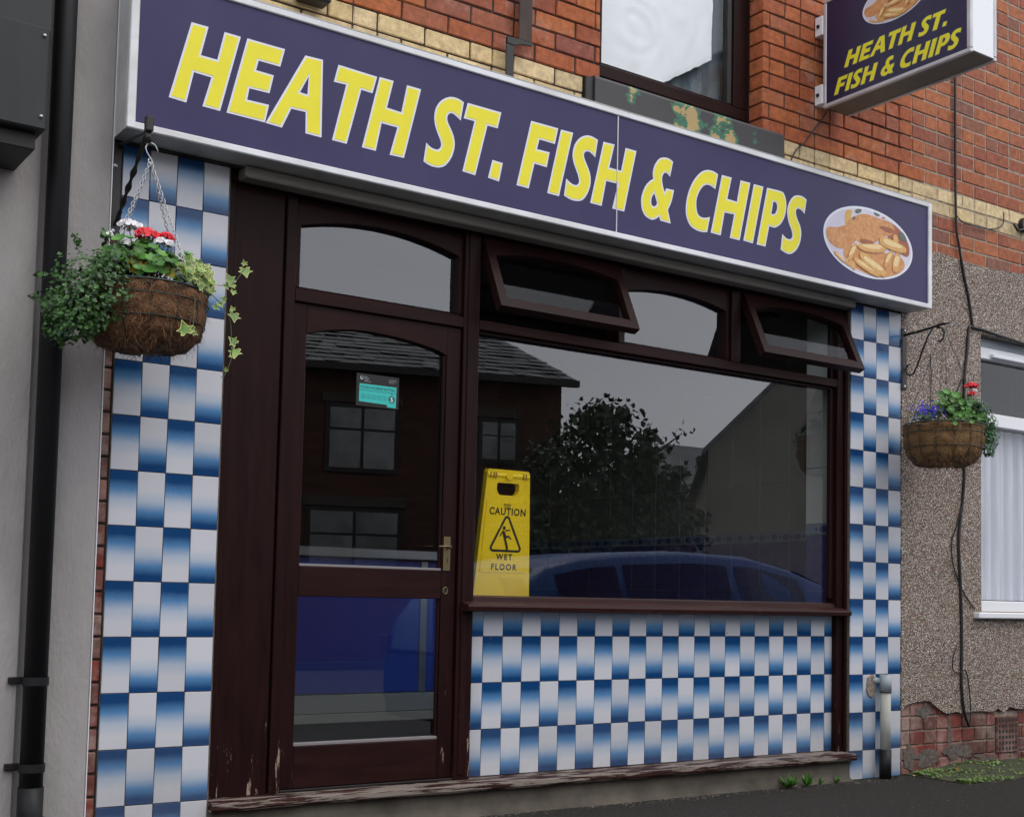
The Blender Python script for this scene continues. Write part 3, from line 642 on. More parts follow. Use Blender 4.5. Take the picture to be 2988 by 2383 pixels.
bm = bmesh.new(); tube(bm, [(-.245, -.078, -1.50), (-.245, -.078, -1.60), (-.225, -.09, -1.635), (-.13, -.12, -1.665)], .0425, 20); obj('shoe', bm, M['black_pipe'], dp, smooth=True)
for z in (-1.145, -1.435):
    bm = bmesh.new(); tube(bm, [(-.245, -.078, z-.014), (-.245, -.078, z+.014)], .0435, 20); box(bm, -.325, -.275, -.05, -.03, z-.012, z+.012, bev=.003); obj('pipe_clip', bm, M['black_pipe'], dp)
# bricks showing between the render and the tiles
se = empty('brick_strip', 'narrow strip of old red brick edges between grey render and tiled pilaster', 'wall', (-.02, .05, -1.75))
rows = [(-1.8+.0805*k, .0805, 'oldred', 'H') for k in range(33)]
def strip(parent, x0, x1):
    for z, h, mk, _ in rows:
        if z+h > .79: continue
        link_mesh('brick', get_brick(x1-x0, h-.008, .06, mk, R_.randrange(4)), parent, (x0, .006+R_.uniform(-.002, .003), z))
strip(se, -.043, -.004)
B('mortar', (-.0435, .0, .018, .1, ZG-.05, .79), M['mortar'], se, bev=0)

# ------------------------------------------------------------------ tiled surfaces
TW, TH = .103, .2
def tiled(thing_, xg, zg, y, xa, xb, za, zb, i0, i1, j0, j1):
    """tiles on a grid whose lines are xg+i*TW and zg-j*TH, cut at the given limits"""
    for i in range(i0, i1):
        for j in range(j0, j1):
            X0, X1 = xg+i*TW, xg+(i+1)*TW; Z1, Z0 = zg-j*TH, zg-(j+1)*TH
            cx0, cx1, cz0, cz1 = max(X0, xa)+.0013, min(X1, xb)-.0013, max(Z0, za)+.0013, min(Z1, zb)-.0013
            if cx1-cx0 < .008 or cz1-cz0 < .01: continue
            kind = 'tile_a' if i % 2 == 0 else 'tile_b'
            full = cx1-cx0 > TW-.003 and cz1-cz0 > TH-.003
            key = ('t', kind) if full else ('t', kind, i, j, xg)
            if key not in MESHES:
                bm = bmesh.new(); box(bm, cx0-X0, cx1-X0, 0, .007, cz0-Z0, cz1-Z0, bev=.0012); bmesh.ops.recalc_face_normals(bm, faces=bm.faces)
                me = bpy.data.meshes.new('tile'); bm.to_mesh(me); bm.free(); me.materials.append(M[kind]); MESHES[key] = me
            o = link_mesh('tile', MESHES[key], thing_, (X0, y+R_.uniform(-.0006, .0006), Z0)); o.rotation_euler = (R_.uniform(-.006, .006), R_.uniform(-.003, .003), R_.uniform(-.010, .010))
# note: a = blue at the head fading to white, columns alternate
M['tile_a'], M['tile_b'] = M['tile_a'], M['tile_b']
pl = empty('tiled_pilaster', 'left pilaster of blue and white chequered tiles between grey render and doorway', 'pilaster', (.2, .05, ZG), 'tiled pilasters of the shopfront')
tiled(pl, 0, 0, 0, .001, .418, ZG, .79, 0, 5, -4, 10)
B('backing', (0, .418, .006, .11, ZG, .795), M['grout'], pl, bev=0)
prr = empty('tiled_pilaster', 'right pilaster of blue and white chequered tiles beside the pebbledashed house', 'pilaster', (4.15, .05, ZG), 'tiled pilasters of the shopfront')
tiled(prr, 3.948, .5998, 0, 3.948, 4.361, ZG, .79, 0, 4, -1, 12)
B('backing', (3.948, 4.361, .006, .11, ZG, .795), M['grout'], prr, bev=0)
sr = empty('tiled_stall_riser', 'wide low panel of blue and white chequered tiles under the shop window', 'tiled panel', (2.8, .09, ZG))
tiled(sr, 1.668, -.9998, .072, 1.603, 3.929, -1.604, -.889, -1, 22, -1, 4)
B('backing', (1.60, 3.93, .078, .14, -1.61, -.86), M['grout'], sr, bev=0)

# ------------------------------------------------------------------ timber shopfront
sf = empty('shopfront', 'dark maroon timber shopfront with arched fanlights and one large shop window', 'shopfront', (2.2, .06, -1.62))
W_, H_ = M['wood'], M['woodh']
B('post', (.420, .452, .028, .13, -1.604, .75), W_, sf)
B('board', (.4525, .664, .044, .12, -1.604, .75), W_, sf, label='wide flat board with bare worn patches near its foot')
B('bead', (.6645, .6715, .056, .12, -1.604, .75), W_, sf, bev=.001)
B('post', (.672, .7160, .036, .14, -1.604, .75), W_, sf)
B('post', (1.510, 1.5895, .036, .14, -1.604, .75), W_, sf); B('bead', (1.528, 1.556, .030, .0355, -1.58, .745), W_, sf, bev=.002)
B('post', (3.886, 3.946, .036, .112, -1.604, .75), W_, sf); B('bead', (3.858, 3.8855, .060, .089, -.80, .70), W_, sf, bev=.003)
B('post', (3.931, 3.9462, .020, .0355, -1.604, .75), W_, sf, bev=.002)
B('transom', (.7165, 1.5095, .038, .14, .326, .374), H_, sf); B('transom_bead', (.7165, 1.5095, .062, .13, .3745, .389), H_, sf, bev=.002)
B('transom', (1.590, 3.8855, .038, .14, .330, .373), H_, sf)
B('transom_bead', (2.410, 3.104, .062, .13, .3735, .388), H_, sf, bev=.002)
B('mullion', (2.372, 2.4095, .040, .14, .3735, .74), W_, sf); B('mullion', (3.1045, 3.166, .040, .14, .3735, .74), W_, sf)
def arched(name, x0, x1, z0, z1, zt, X0, X1, Z0, Z1, y, t, parent, m=H_):
    bm = bmesh.new(); plate(bm, [rect(X0, X1, Z0, Z1), arch(x0, x1, z0, z1, zt)], front(y), t); plate(bm, [rect(X0, X1, Z0, Z1), arch(x0, x1, z0, z1, zt)], front(y+t), 0)
    return obj(name, bm, m, parent)
arched('arched_head', .741, 1.491, .3895, .640, .694, .7165, 1.5095, .3892, .745, .058, .05, sf)
arched('arched_head', 2.4102, 3.082, .3885, .632, .672, 2.4098, 3.1043, .3882, .745, .060, .05, sf)
B('head', (.42, 3.946, .03, .15, .7505, .80), H_, sf)
B('window_pane', (.735, 1.497, .094, .100, .376, .72), M['glass'], sf, bev=0); B('window_pane', (2.400, 3.10, .094, .100, .376, .72), M['glass'], sf, bev=0)
B('window_pane', (1.59, 3.885, .090, .096, -.842, .329), M['glass'], sf, bev=0, label='large plate glass window with reflections of the street')
B('window_bead', (1.590, 3.8575, .060, .088, .316, .3295), H_, sf, bev=.003)
bm = bmesh.new()
pr = [(.088, -.822), (.052, -.829), (.048, -.846), (.014, -.856), (-.020, -.862), (-.026, -.871), (-.022, -.888), (.02, -.892), (.088, -.892)]
plate(bm, [pr], lambda u, v, w: Vector((1.528+w, u, v)), 2.404); bm.faces.new([bm.verts.new((3.932, a, b)) for a, b in pr]); obj('window_sill', bm, M['sillw'], sf, label='moulded maroon window sill with paint worn to bare wood along its edge')
bm = bmesh.new()
pr = [(.10, -1.600), (.030, -1.604), (-.020, -1.611), (-.034, -1.617), (-.036, -1.634), (-.028, -1.644), (.10, -1.646)]
NS = 90; ring = []
for k in range(NS+1):
    x = .418+(3.968-.418)*k/NS; j = .004*noise.noise(Vector((x*3, 0, 7)))+.003*noise.noise(Vector((x*17, 0, 2)))
    ring.append([bm.verts.new((x, a+(j if i in (3, 4, 5) else 0), b+(j if i in (4, 5) else 0)-.018*math.exp(-((x-.42)/.5)**2)*0)) for i, (a, b) in enumerate(pr)])
for k in range(NS):
    for i in range(len(pr)): bm.faces.new((ring[k][i], ring[k][(i+1) % len(pr)], ring[k+1][(i+1) % len(pr)], ring[k+1][i]))
bm.faces.new(ring[0]); bm.faces.new(ring[-1][::-1]); obj('bottom_sill', bm, M['sillw'], sf, label='long battered timber sill along the foot of the shopfront')
def plinth():
    bm = bmesh.new(); NS = 60; pr = [(.10, -1.6465), (.006, -1.6465), (.0, -1.70), (-.006, -1.735), (-.035, -1.752), (-.035, -1.80), (.10, -1.80)]; ring = []
    for k in range(NS+1):
        x = .419+(3.944-.419)*k/NS; n = noise.noise(Vector((x*4, 1, 0)))*.006
        ring.append([bm.verts.new((x, a+(n*(1 if i in (1, 2) else 2.4) if 0 < i < 6 else 0), b+(n if i == 3 else 0))) for i, (a, b) in enumerate(pr)])
    for k in range(NS):
        for i in range(len(pr)): bm.faces.new((ring[k][i], ring[k][(i+1) % len(pr)], ring[k+1][(i+1) % len(pr)], ring[k+1][i]))
    bm.faces.new(ring[0]); bm.faces.new(ring[-1][::-1]); return obj('plinth', bm, M['concrete'], sf, smooth=True)
plinth()
# open top-hung casements
def casement(x0, x1, label):
    hz, hy = .742, .034; L_ = .365; a = math.asin((hy+.120)/L_)
    def fn(u, v, w):                                   # v = 0 hinge ... -L_ foot, w = depth into the sash
        return Vector((u, hy+v*math.sin(a)+w*math.cos(a), hz+v*math.cos(a)-w*math.sin(a)*-1*0-w*math.sin(a)))
    ip = arch(x0+.042, x1-.042, -L_+.040, -.095, -.052)
    bm = bmesh.new(); o_ = rect(x0, x1, -L_, 0); plate(bm, [o_, ip], fn, .042); plate(bm, [o_, ip], lambda u, v, w: fn(u, v, .042), 0)
    c = obj('casement', bm, M['woodh'], sf, label=label, origin=fn((x0+x1)/2, 0, 0))
    bm = bmesh.new(); vs = [bm.verts.new(fn(u, v, w)) for u in (x0+.035, x1-.035) for v in (-L_+.034, -.05) for w in (.022, .026)]
    for f in ((0, 1, 3, 2), (4, 6, 7, 5), (0, 4, 5, 1), (2, 3, 7, 6), (0, 2, 6, 4), (1, 5, 7, 3)): bm.faces.new([vs[i] for i in f])
    obj('pane', bm, M['glass_c'], c)
    bm = bmesh.new()
    for v0, v1, y0, y1 in ((-L_+.040, -L_+.050, .006, .021),):
        vs = [bm.verts.new(fn(u, v, w)) for u in (x0+.043, x1-.043) for v in (v0, v1) for w in (y0, y1)]
        for f in ((0, 1, 3, 2), (4, 6, 7, 5), (0, 4, 5, 1), (2, 3, 7, 6), (0, 2, 6, 4), (1, 5, 7, 3)): bm.faces.new([vs[i] for i in f])
    obj('glazing_bead', bm, M['woodh'], c)
casement(1.596, 2.366, 'open top-hung casement beside the door fanlight')
casement(3.174, 3.918, 'open top-hung casement beside the right pilaster')

# ------------------------------------------------------------------ door
door = empty('shop_door', 'dark maroon half glazed shop door with arched glass and hygiene rating sticker', 'door', (1.11, .07, -1.6))
DY = .052
B('stile', (.7175, .778, DY, DY+.045, -1.592, .3245), W_, door); B('stile', (1.437, 1.506, DY, DY+.045, -1.592, .3245), W_, door)
bm = bmesh.new(); ar = [(.7785, .3243), (.7785, .206)]+[(.7785+(1.4365-.7785)*k/16, .206+.046*(1-((k/16-.42)/.58 if k/16 > .42 else (.42-k/16)/.42)**2)) for k in range(1, 16)]+[(1.4365, .200), (1.4365, .3243)]
plate(bm, [ar], front(DY+.002), .041); obj('arched_rail', bm, H_, door)
B('lock_rail', (.7785, 1.4365, DY+.001, DY+.044, -.842, -.722), H_, door); B('bottom_rail', (.7785, 1.4365, DY+.001, DY+.044, -1.592, -1.428), H_, door)
B('glazing_bead', (.7785, 1.4365, DY+.006, DY+.026, -.7215, -.712), M['bead_grey'], door, bev=.001); B('glazing_bead', (.7785, 1.4365, DY+.006, DY+.026, -1.4275, -1.416), M['bead_grey'], door, bev=.001)
B('glazing_bead', (1.4265, 1.4362, DY+.008, DY+.026, -.711, .198), W_, door, bev=.002); B('glazing_bead', (1.4265, 1.4362, DY+.008, DY+.026, -1.415, -.843), W_, door, bev=.002)
B('glass_pane', (.7786, 1.4364, DY+.028, DY+.034, -.7215, .26), M['glass'], door, bev=0); B('glass_pane', (.7786, 1.4364, DY+.028, DY+.034, -1.4275, -.8425), M['glass'], door, bev=0)
hd = B('handle_plate', (1.4415, 1.475, DY-.006, DY-.0005, -.723, -.578), M['brass'], door, bev=.002)
bm = bmesh.new(); tube(bm, [(1.461, DY-.006, -.622), (1.461, DY-.026, -.622)], .007, 10); tube(bm, [(1.466, DY-.026, -.622), (1.44, DY-.029, -.620), (1.402, DY-.030, -.621)], [.006, .0045, .0035], 8); obj('lever_handle', bm, M['brass'], hd, smooth=True)
B('keyhole', (1.457, 1.461, DY-.0072, DY-.0061, -.688, -.668), M['ink'], hd, bev=0)
bm = bmesh.new(); tube(bm, [(1.455+.011*math.cos(2*PI*k/20), DY-.002, -.806+.014*math.sin(2*PI*k/20)) for k in range(20)], .0028, 6, closed=True); obj('lock_ring', bm, M['brass'], door, smooth=True)
bm = bmesh.new(); tube(bm, [(1.455, DY-.001, -.806), (1.455, DY+.004, -.806)], .0095, 14); obj('lock_barrel', bm, M['iron'], door)
B('door_gap_strip', (.72, 1.505, DY-.012, DY, -1.600, -1.593), M['iron'], door, bev=.001)  # black strip standing in for the shaded gap under the door
# sticker on the inside of the door glass
sy = DY+.026
stk = B('hygiene_sticker', (1.020, 1.220, sy, sy+.0012, -.055, .079), M['stickerclear'], door, bev=0, label='black and turquoise food hygiene rating sticker')
bm = bmesh.new(); plate(bm, [[(1.033, -.037), (1.163, -.040), (1.166, -.050), (1.207, -.050), (1.208, .037), (1.034, .037)]], front(sy-.0006), .0004); obj('teal_panel', bm, M['teal'], stk)
fs = front(sy-.0012)
def put(body, size, x, z, m, parent, f, bold=0, sx=1, name='lettering', spacing=1): return obj(name, text_mesh(body, size, lambda u, v, w: f(x+u, z+v, w), bold, sx=sx, spacing=spacing), m, parent)
put('FOOD HYGIENE RATING', .0165, 1.120, .0175, M['tealink'], stk, fs, .0002, sx=.88)
bm = bmesh.new(); plate(bm, [rect(1.0345, 1.2075, .0098, .0112)], fs, 0)
plate(bm, [[(1.1815, .0098), (1.1905, .0098), (1.186, .001)]], fs, 0)
for k in range(5):
    cx = 1.052+k*.0250; cz = -.0145
    plate(bm, [[(cx+.0098*math.cos(t*PI/12), cz+.0098*math.sin(t*PI/12)) for t in range(24)], [(cx+.0086*math.cos(t*PI/12), cz+.0086*math.sin(t*PI/12)) for t in range(24)]], fs, 0)
plate(bm, [[(1.186+.0152*math.cos(t*PI/16), -.016+.0152*math.sin(t*PI/16)) for t in range(32)]], front(sy-.0013), 0)
obj('rating_scale', bm, M['tealink'], stk)
for k in range(5): put(str(k), .0125, 1.052+k*.025, -.019, M['tealink'], stk, fs, 0, name='rating_number')
put('5', .026, 1.186, -.0252, M['whiteprint'], stk, front(sy-.0018), .0005, name='rating_number')
bm = bmesh.new(); c = (1.043, .061)
plate(bm, [[(c[0]+.0080*math.cos(t*PI/10), c[1]+.0080*math.sin(t*PI/10)) for t in range(20)], [(c[0]+.0015+.004*math.cos(t*PI/8), c[1]+.002+.004*math.sin(t*PI/8)) for t in range(16)]], fs, 0)
for k, (a, b) in enumerate(((1.055, 1.069), (1.055, 1.078), (1.055, 1.074), (1.055, 1.087))): plate(bm, [rect(a, b, .0655-k*.0062, .0672-k*.0062)], fs, 0)
for k, (a, b) in enumerate(((1.172, 1.208), (1.168, 1.206), (1.170, 1.195))): plate(bm, [rect(a, b, .064-k*.0062, .0652-k*.0062)], fs, 0)
obj('small_print', bm, mat('faint_white_print', (.34, .38, .38), .5), stk)

# ------------------------------------------------------------------ inside the shop
def istruct(name, d, m): return struct(B(name, d, m, None, bev=0))
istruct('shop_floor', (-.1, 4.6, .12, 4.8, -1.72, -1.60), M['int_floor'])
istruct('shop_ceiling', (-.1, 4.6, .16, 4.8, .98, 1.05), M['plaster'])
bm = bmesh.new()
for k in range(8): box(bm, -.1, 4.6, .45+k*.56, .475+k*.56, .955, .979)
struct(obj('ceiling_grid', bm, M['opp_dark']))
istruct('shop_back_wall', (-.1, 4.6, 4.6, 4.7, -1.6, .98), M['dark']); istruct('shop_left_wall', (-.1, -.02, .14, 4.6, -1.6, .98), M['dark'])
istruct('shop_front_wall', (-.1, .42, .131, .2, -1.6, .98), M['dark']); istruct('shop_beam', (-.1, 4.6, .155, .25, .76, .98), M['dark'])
istruct('shop_riser_back', (1.6, 3.94, .142, .17, -1.6, -.86), M['int_blue'])
iw = empty('tiled_side_wall', 'inside wall of dim-coloured white over blue tiles with patterned border seen through the window', 'wall', (4.5, 2.4, -1.6))
B('backing', (4.458, 4.60, .30, 4.6, -1.6, .979), M['int_grout'], iw, bev=0)
PW, PHT = .2485, .306
def xwall(u0, u1, z0, z1, X, m, parent, name='tile', t=.006):
    bm = bmesh.new(); box(bm, X, X+t, u0, u1, z0, z1, bev=.001); return obj(name, bm, m, parent)
zs = [(-.453-PHT*(k+1), -.453-PHT*k, 'int_blue') for k in range(4)]+[(-.395+PHT*k, -.395+PHT*(k+1), 'int_white_dim') for k in range(5)]
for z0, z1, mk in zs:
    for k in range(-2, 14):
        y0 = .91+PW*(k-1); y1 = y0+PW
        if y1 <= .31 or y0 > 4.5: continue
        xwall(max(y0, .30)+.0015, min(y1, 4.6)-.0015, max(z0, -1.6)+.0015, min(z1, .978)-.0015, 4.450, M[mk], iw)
def frieze(X, ya, yb, parent):
    f = xwall(ya, yb, -.4505, -.3975, X, M['frieze'], parent, 'border_tile')
    bm = bmesh.new(); y = ya+.02; k = 0
    while y < yb-.02:
        r = (.030, .017) if k % 2 == 0 else (.011, .013)
        n = 6 if k % 2 == 0 else 4
        if n == 6: q = [(-1, 0), (-.6, 1), (.6, 1), (1, 0), (.6, -1), (-.6, -1)]
        else: q = [(-1, 0), (0, 1), (1, 0), (0, -1)]
        if y+r[0]*2 < yb: plate(bm, [[(y+r[0]+a*r[0], -.424+b*r[1]) for a, b in q]], lambda u, v, w: Vector((X-.0006+w, u, v)), .0005)
        y += r[0]*2+.008; k += 1
    obj('border_pattern', bm, M['friezed'], f, kind='stuff')
frieze(4.4495, .30, 4.5, iw)
pi = empty('tiled_pier', 'bright pale and blue tiled pier just inside the right edge of the shop window', 'pier', (4.0, .2, -1.6))
B('core', (3.930, 4.457, .115, .292, -1.6, .95), M['int_grout'], pi, bev=0)
for z0, z1, mk in zs: xwall(.116, .291, max(z0, -1.6)+.0015, min(z1, .948)-.0015, 3.922, M['int_white_lit' if mk == 'int_white_dim' else mk], pi)
frieze(3.9215, .116, .291, pi)
ct = empty('serving_counter', 'blue fronted serving counter with steel trim seen through the shop door', 'counter', (1.2, 1.1, -1.6))
CX0, CX1, CY = .0, 2.35, .90
B('blue_panel', (CX0, 1.835, CY, CY+.55, -1.30, -.66), M['counter_blue'], ct, bev=.002); B('blue_panel', (1.875, CX1, CY+.0005, CY+.55, -1.30, -.66), M['counter_blue'], ct, bev=.002)
B('steel_strip', (1.836, 1.874, CY-.006, CY+.5, -1.30, -.66), M['steel'], ct, bev=.002)
B('worktop', (CX0, CX1, CY-.04, CY+.58, -.655, -.61), M['steel'], ct, bev=.003)
B('foot_rail', (CX0, CX1, CY-.02, CY+.5, -1.39, -1.305), mat('grey_kick_board', (.20, .21, .20), .35), ct, bev=.002); B('white_trim', (CX0, CX1, CY-.026, CY+.5, -1.435, -1.392), M['int_white_dim'], ct, bev=.002)
B('plinth', (CX0, CX1, CY+.06, CY+.5, -1.60, -1.437), M['dark'], ct, bev=0)
B('price_frame', (1.22, 1.52, 2.6, 2.64, -.42, -.15), M['opp_dark'], None, bev=.004); tag(bpy.data.objects['price_frame'], 'small dark framed board standing inside the shop behind the door', 'board')

# ------------------------------------------------------------------ wet floor board leaning against the inside of the window
cb = empty('caution_board', 'yellow wet floor caution board leaning inside the bottom left corner of the shop window', 'caution sign', (1.81, .145, -.828))
lean = math.atan2(.042, .57)
def cf(u, v, w): return Vector((1.811+u, .150-v*math.sin(lean)+w*math.cos(lean), -.828+v*math.cos(lean)+w*math.sin(lean)))
HB = .566
def side(v): return .151-(.151-.114)*v/HB
body = [(-.151, 0), (-.085, 0), (-.08, .006), (.03, .006), (.035, 0), (.151, 0), (.1145, HB-.012), (.106, HB), (.05, HB), (-.05, HB), (-.106, HB), (-.1145, HB-.012)]
hh = [(-.054, .508), (-.060, .500), (-.060, .476), (-.052, .460), (-.040, .453), (.040, .453), (.052, .460), (.060, .476), (.060, .500), (.054, .508)]
bm = bmesh.new(); plate(bm, [body, hh], cf, .030); plate(bm, [body, hh], lambda u, v, w: cf(u, v, .030), 0); cbp = obj('panel', bm, M['caution'], cb)
bm = bmesh.new(); plate(bm, [[(-side(.11)+.018, .11), (side(.11)-.016, .11), (side(.43)-.014, .43), (.065, .435), (.06, .425), (-.06, .425), (-.065, .435), (-side(.43)+.014, .43)]], lambda u, v, w: cf(u, v, w-.0025), .0026); obj('raised_face', bm, M['caution'], cb)
bm = bmesh.new(); tube(bm, [cf(-.112, .540, .010), cf(.112, .540, .010)], .0145, 14); tube(bm, [cf(0, .540, -.0065), cf(0, .540, -.009)], .017, 16); obj('hinge_bar', bm, M['caution'], cb, smooth=False)
for u in (-.098, -.082, -.070, .078, .092):
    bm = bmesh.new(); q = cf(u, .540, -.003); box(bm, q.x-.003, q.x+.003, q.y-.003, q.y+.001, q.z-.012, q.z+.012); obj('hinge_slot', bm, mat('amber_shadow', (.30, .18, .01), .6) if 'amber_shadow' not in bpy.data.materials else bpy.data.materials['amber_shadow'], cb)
bm = bmesh.new()
for k in range(11):
    a = -.02+k*.0125
    plate(bm, [[(a, .090), (a+.0012, .090), (a+.045+.0012, .012), (a+.045, .012)]], lambda u, v, w: cf(min(u, side(v)-.008), v, w-.0015), .001)
obj('ribs', bm, M['caution'], cb)
cs = lambda u, v, w: cf(u, v, w-.0032)
put('CAUTION', .044, .004, .366, M['ink'], cbp, cs, .0012, sx=.92, spacing=1.12); put('WET', .038, .0, .140+.026, M['ink'], cbp, cs, .0012, sx=.92, spacing=1.3); put('FLOOR', .038, .0, .121, M['ink'], cbp, cs, .0012, sx=.92, spacing=1.35)
def rtri(r, cx, cy, s, n=6):
    P = [(cx, cy+s*.62), (cx-s*.5, cy-s*.33), (cx+s*.5, cy-s*.33)]; out = []
    for i, (x, y) in enumerate(P):
        a0 = (0, 120, 240)[i]+30+0
        for k in range(n+1):
            a = math.radians((30, 150, 270)[i]+120*k/n); out.append((x+r*math.cos(a), y+r*math.sin(a)))
    return out
bm = bmesh.new(); plate(bm, [rtri(.017, .003, .262, .135), rtri(.006, .003, .262, .135)], cs, 0)
cs2 = lambda u, v, w: cf(u, v, w-.0036)
plate(bm, [[(-.010+.0085*math.cos(t*PI/8), .308+.0085*math.sin(t*PI/8)) for t in range(16)]], cs2, 0)
for q in ([(-.018, .299), (-.004, .290), (.004, .272), (.006, .262), (-.002, .255), (-.012, .266), (-.018, .285)], [(-.016, .298), (-.012, .293), (-.028, .268), (-.033, .272)],
          [(-.004, .299), (.022, .303), (.023, .297), (-.004, .292)], [(.001, .272), (.018, .276), (.033, .260), (.029, .256), (.016, .267), (.003, .262)],
          [(-.010, .262), (.004, .258), (.016, .225), (.018, .212), (.006, .212), (.004, .224)]): plate(bm, [q], cs2, 0)
obj('warning_symbol', bm, M['ink'], cbp)
bm = bmesh.new()
for s in (-1, 1): plate(bm, [[(-.020, .412+s*.006), (-.008, .412-s*.005), (.008, .412+s*.006+0), (.020, .412-s*.005), (.020, .409-s*.005), (.008, .409+s*.006), (-.008, .409-s*.005), (-.020, .409+s*.006)]], cs2, 0)
plate(bm, [rect(-.017, .017, .3995, .4015)], cs2, 0); obj('small_mark', bm, M['ink'], cbp)

# ================================================================== SIGNS
sg = empty('shop_sign', 'long navy blue shop sign with yellow lettering and an oval food picture', 'sign', (2.19, -.08, .80))
X0, X1, Z0, Z1, SY = -.043, 4.417, .797, 1.387, -.16
B('casing', (X0+.002, X1-.002, SY+.012, -.002, Z0+.002, Z1-.002), M['box_white'], sg, bev=.003)
B('face_panel', (X0+.030, 2.1845, SY+.0045, SY+.0115, Z0+.024, Z1-.024), M['navy'], sg, bev=0); B('face_panel', (2.1875, X1-.030, SY+.0045, SY+.0115, Z0+.024, Z1-.024), M['navy'], sg, bev=0)
B('panel_joint', (2.1835, 2.1885, SY+.0008, SY+.0042, Z0+.024, Z1-.024), M['alu'], sg, bev=0)
def molding(a, b, horiz, m=M['white_metal']):
    bm = bmesh.new()
    if horiz: box(bm, X0, X1, SY-.004, SY+.0114, a, b, bev=.0035)
    else: box(bm, a, b, SY-.0045, SY+.0113, Z0+.001, Z1-.001, bev=.0035)
    return obj('frame_edge', bm, m, sg)
molding(Z0, Z0+.026, True); molding(Z1-.026, Z1, True); molding(X0, X0+.032, False); molding(X1-.030, X1, False)
B('frame_return', (X0-.0005, X0+.003, SY+.012, -.001, Z0, Z1), M['white_metal'], sg, bev=0)
B('top_flashing', (X0, X1, SY-.002, .001, Z1+.0005, Z1+.006), M['box_white'], sg, bev=0)
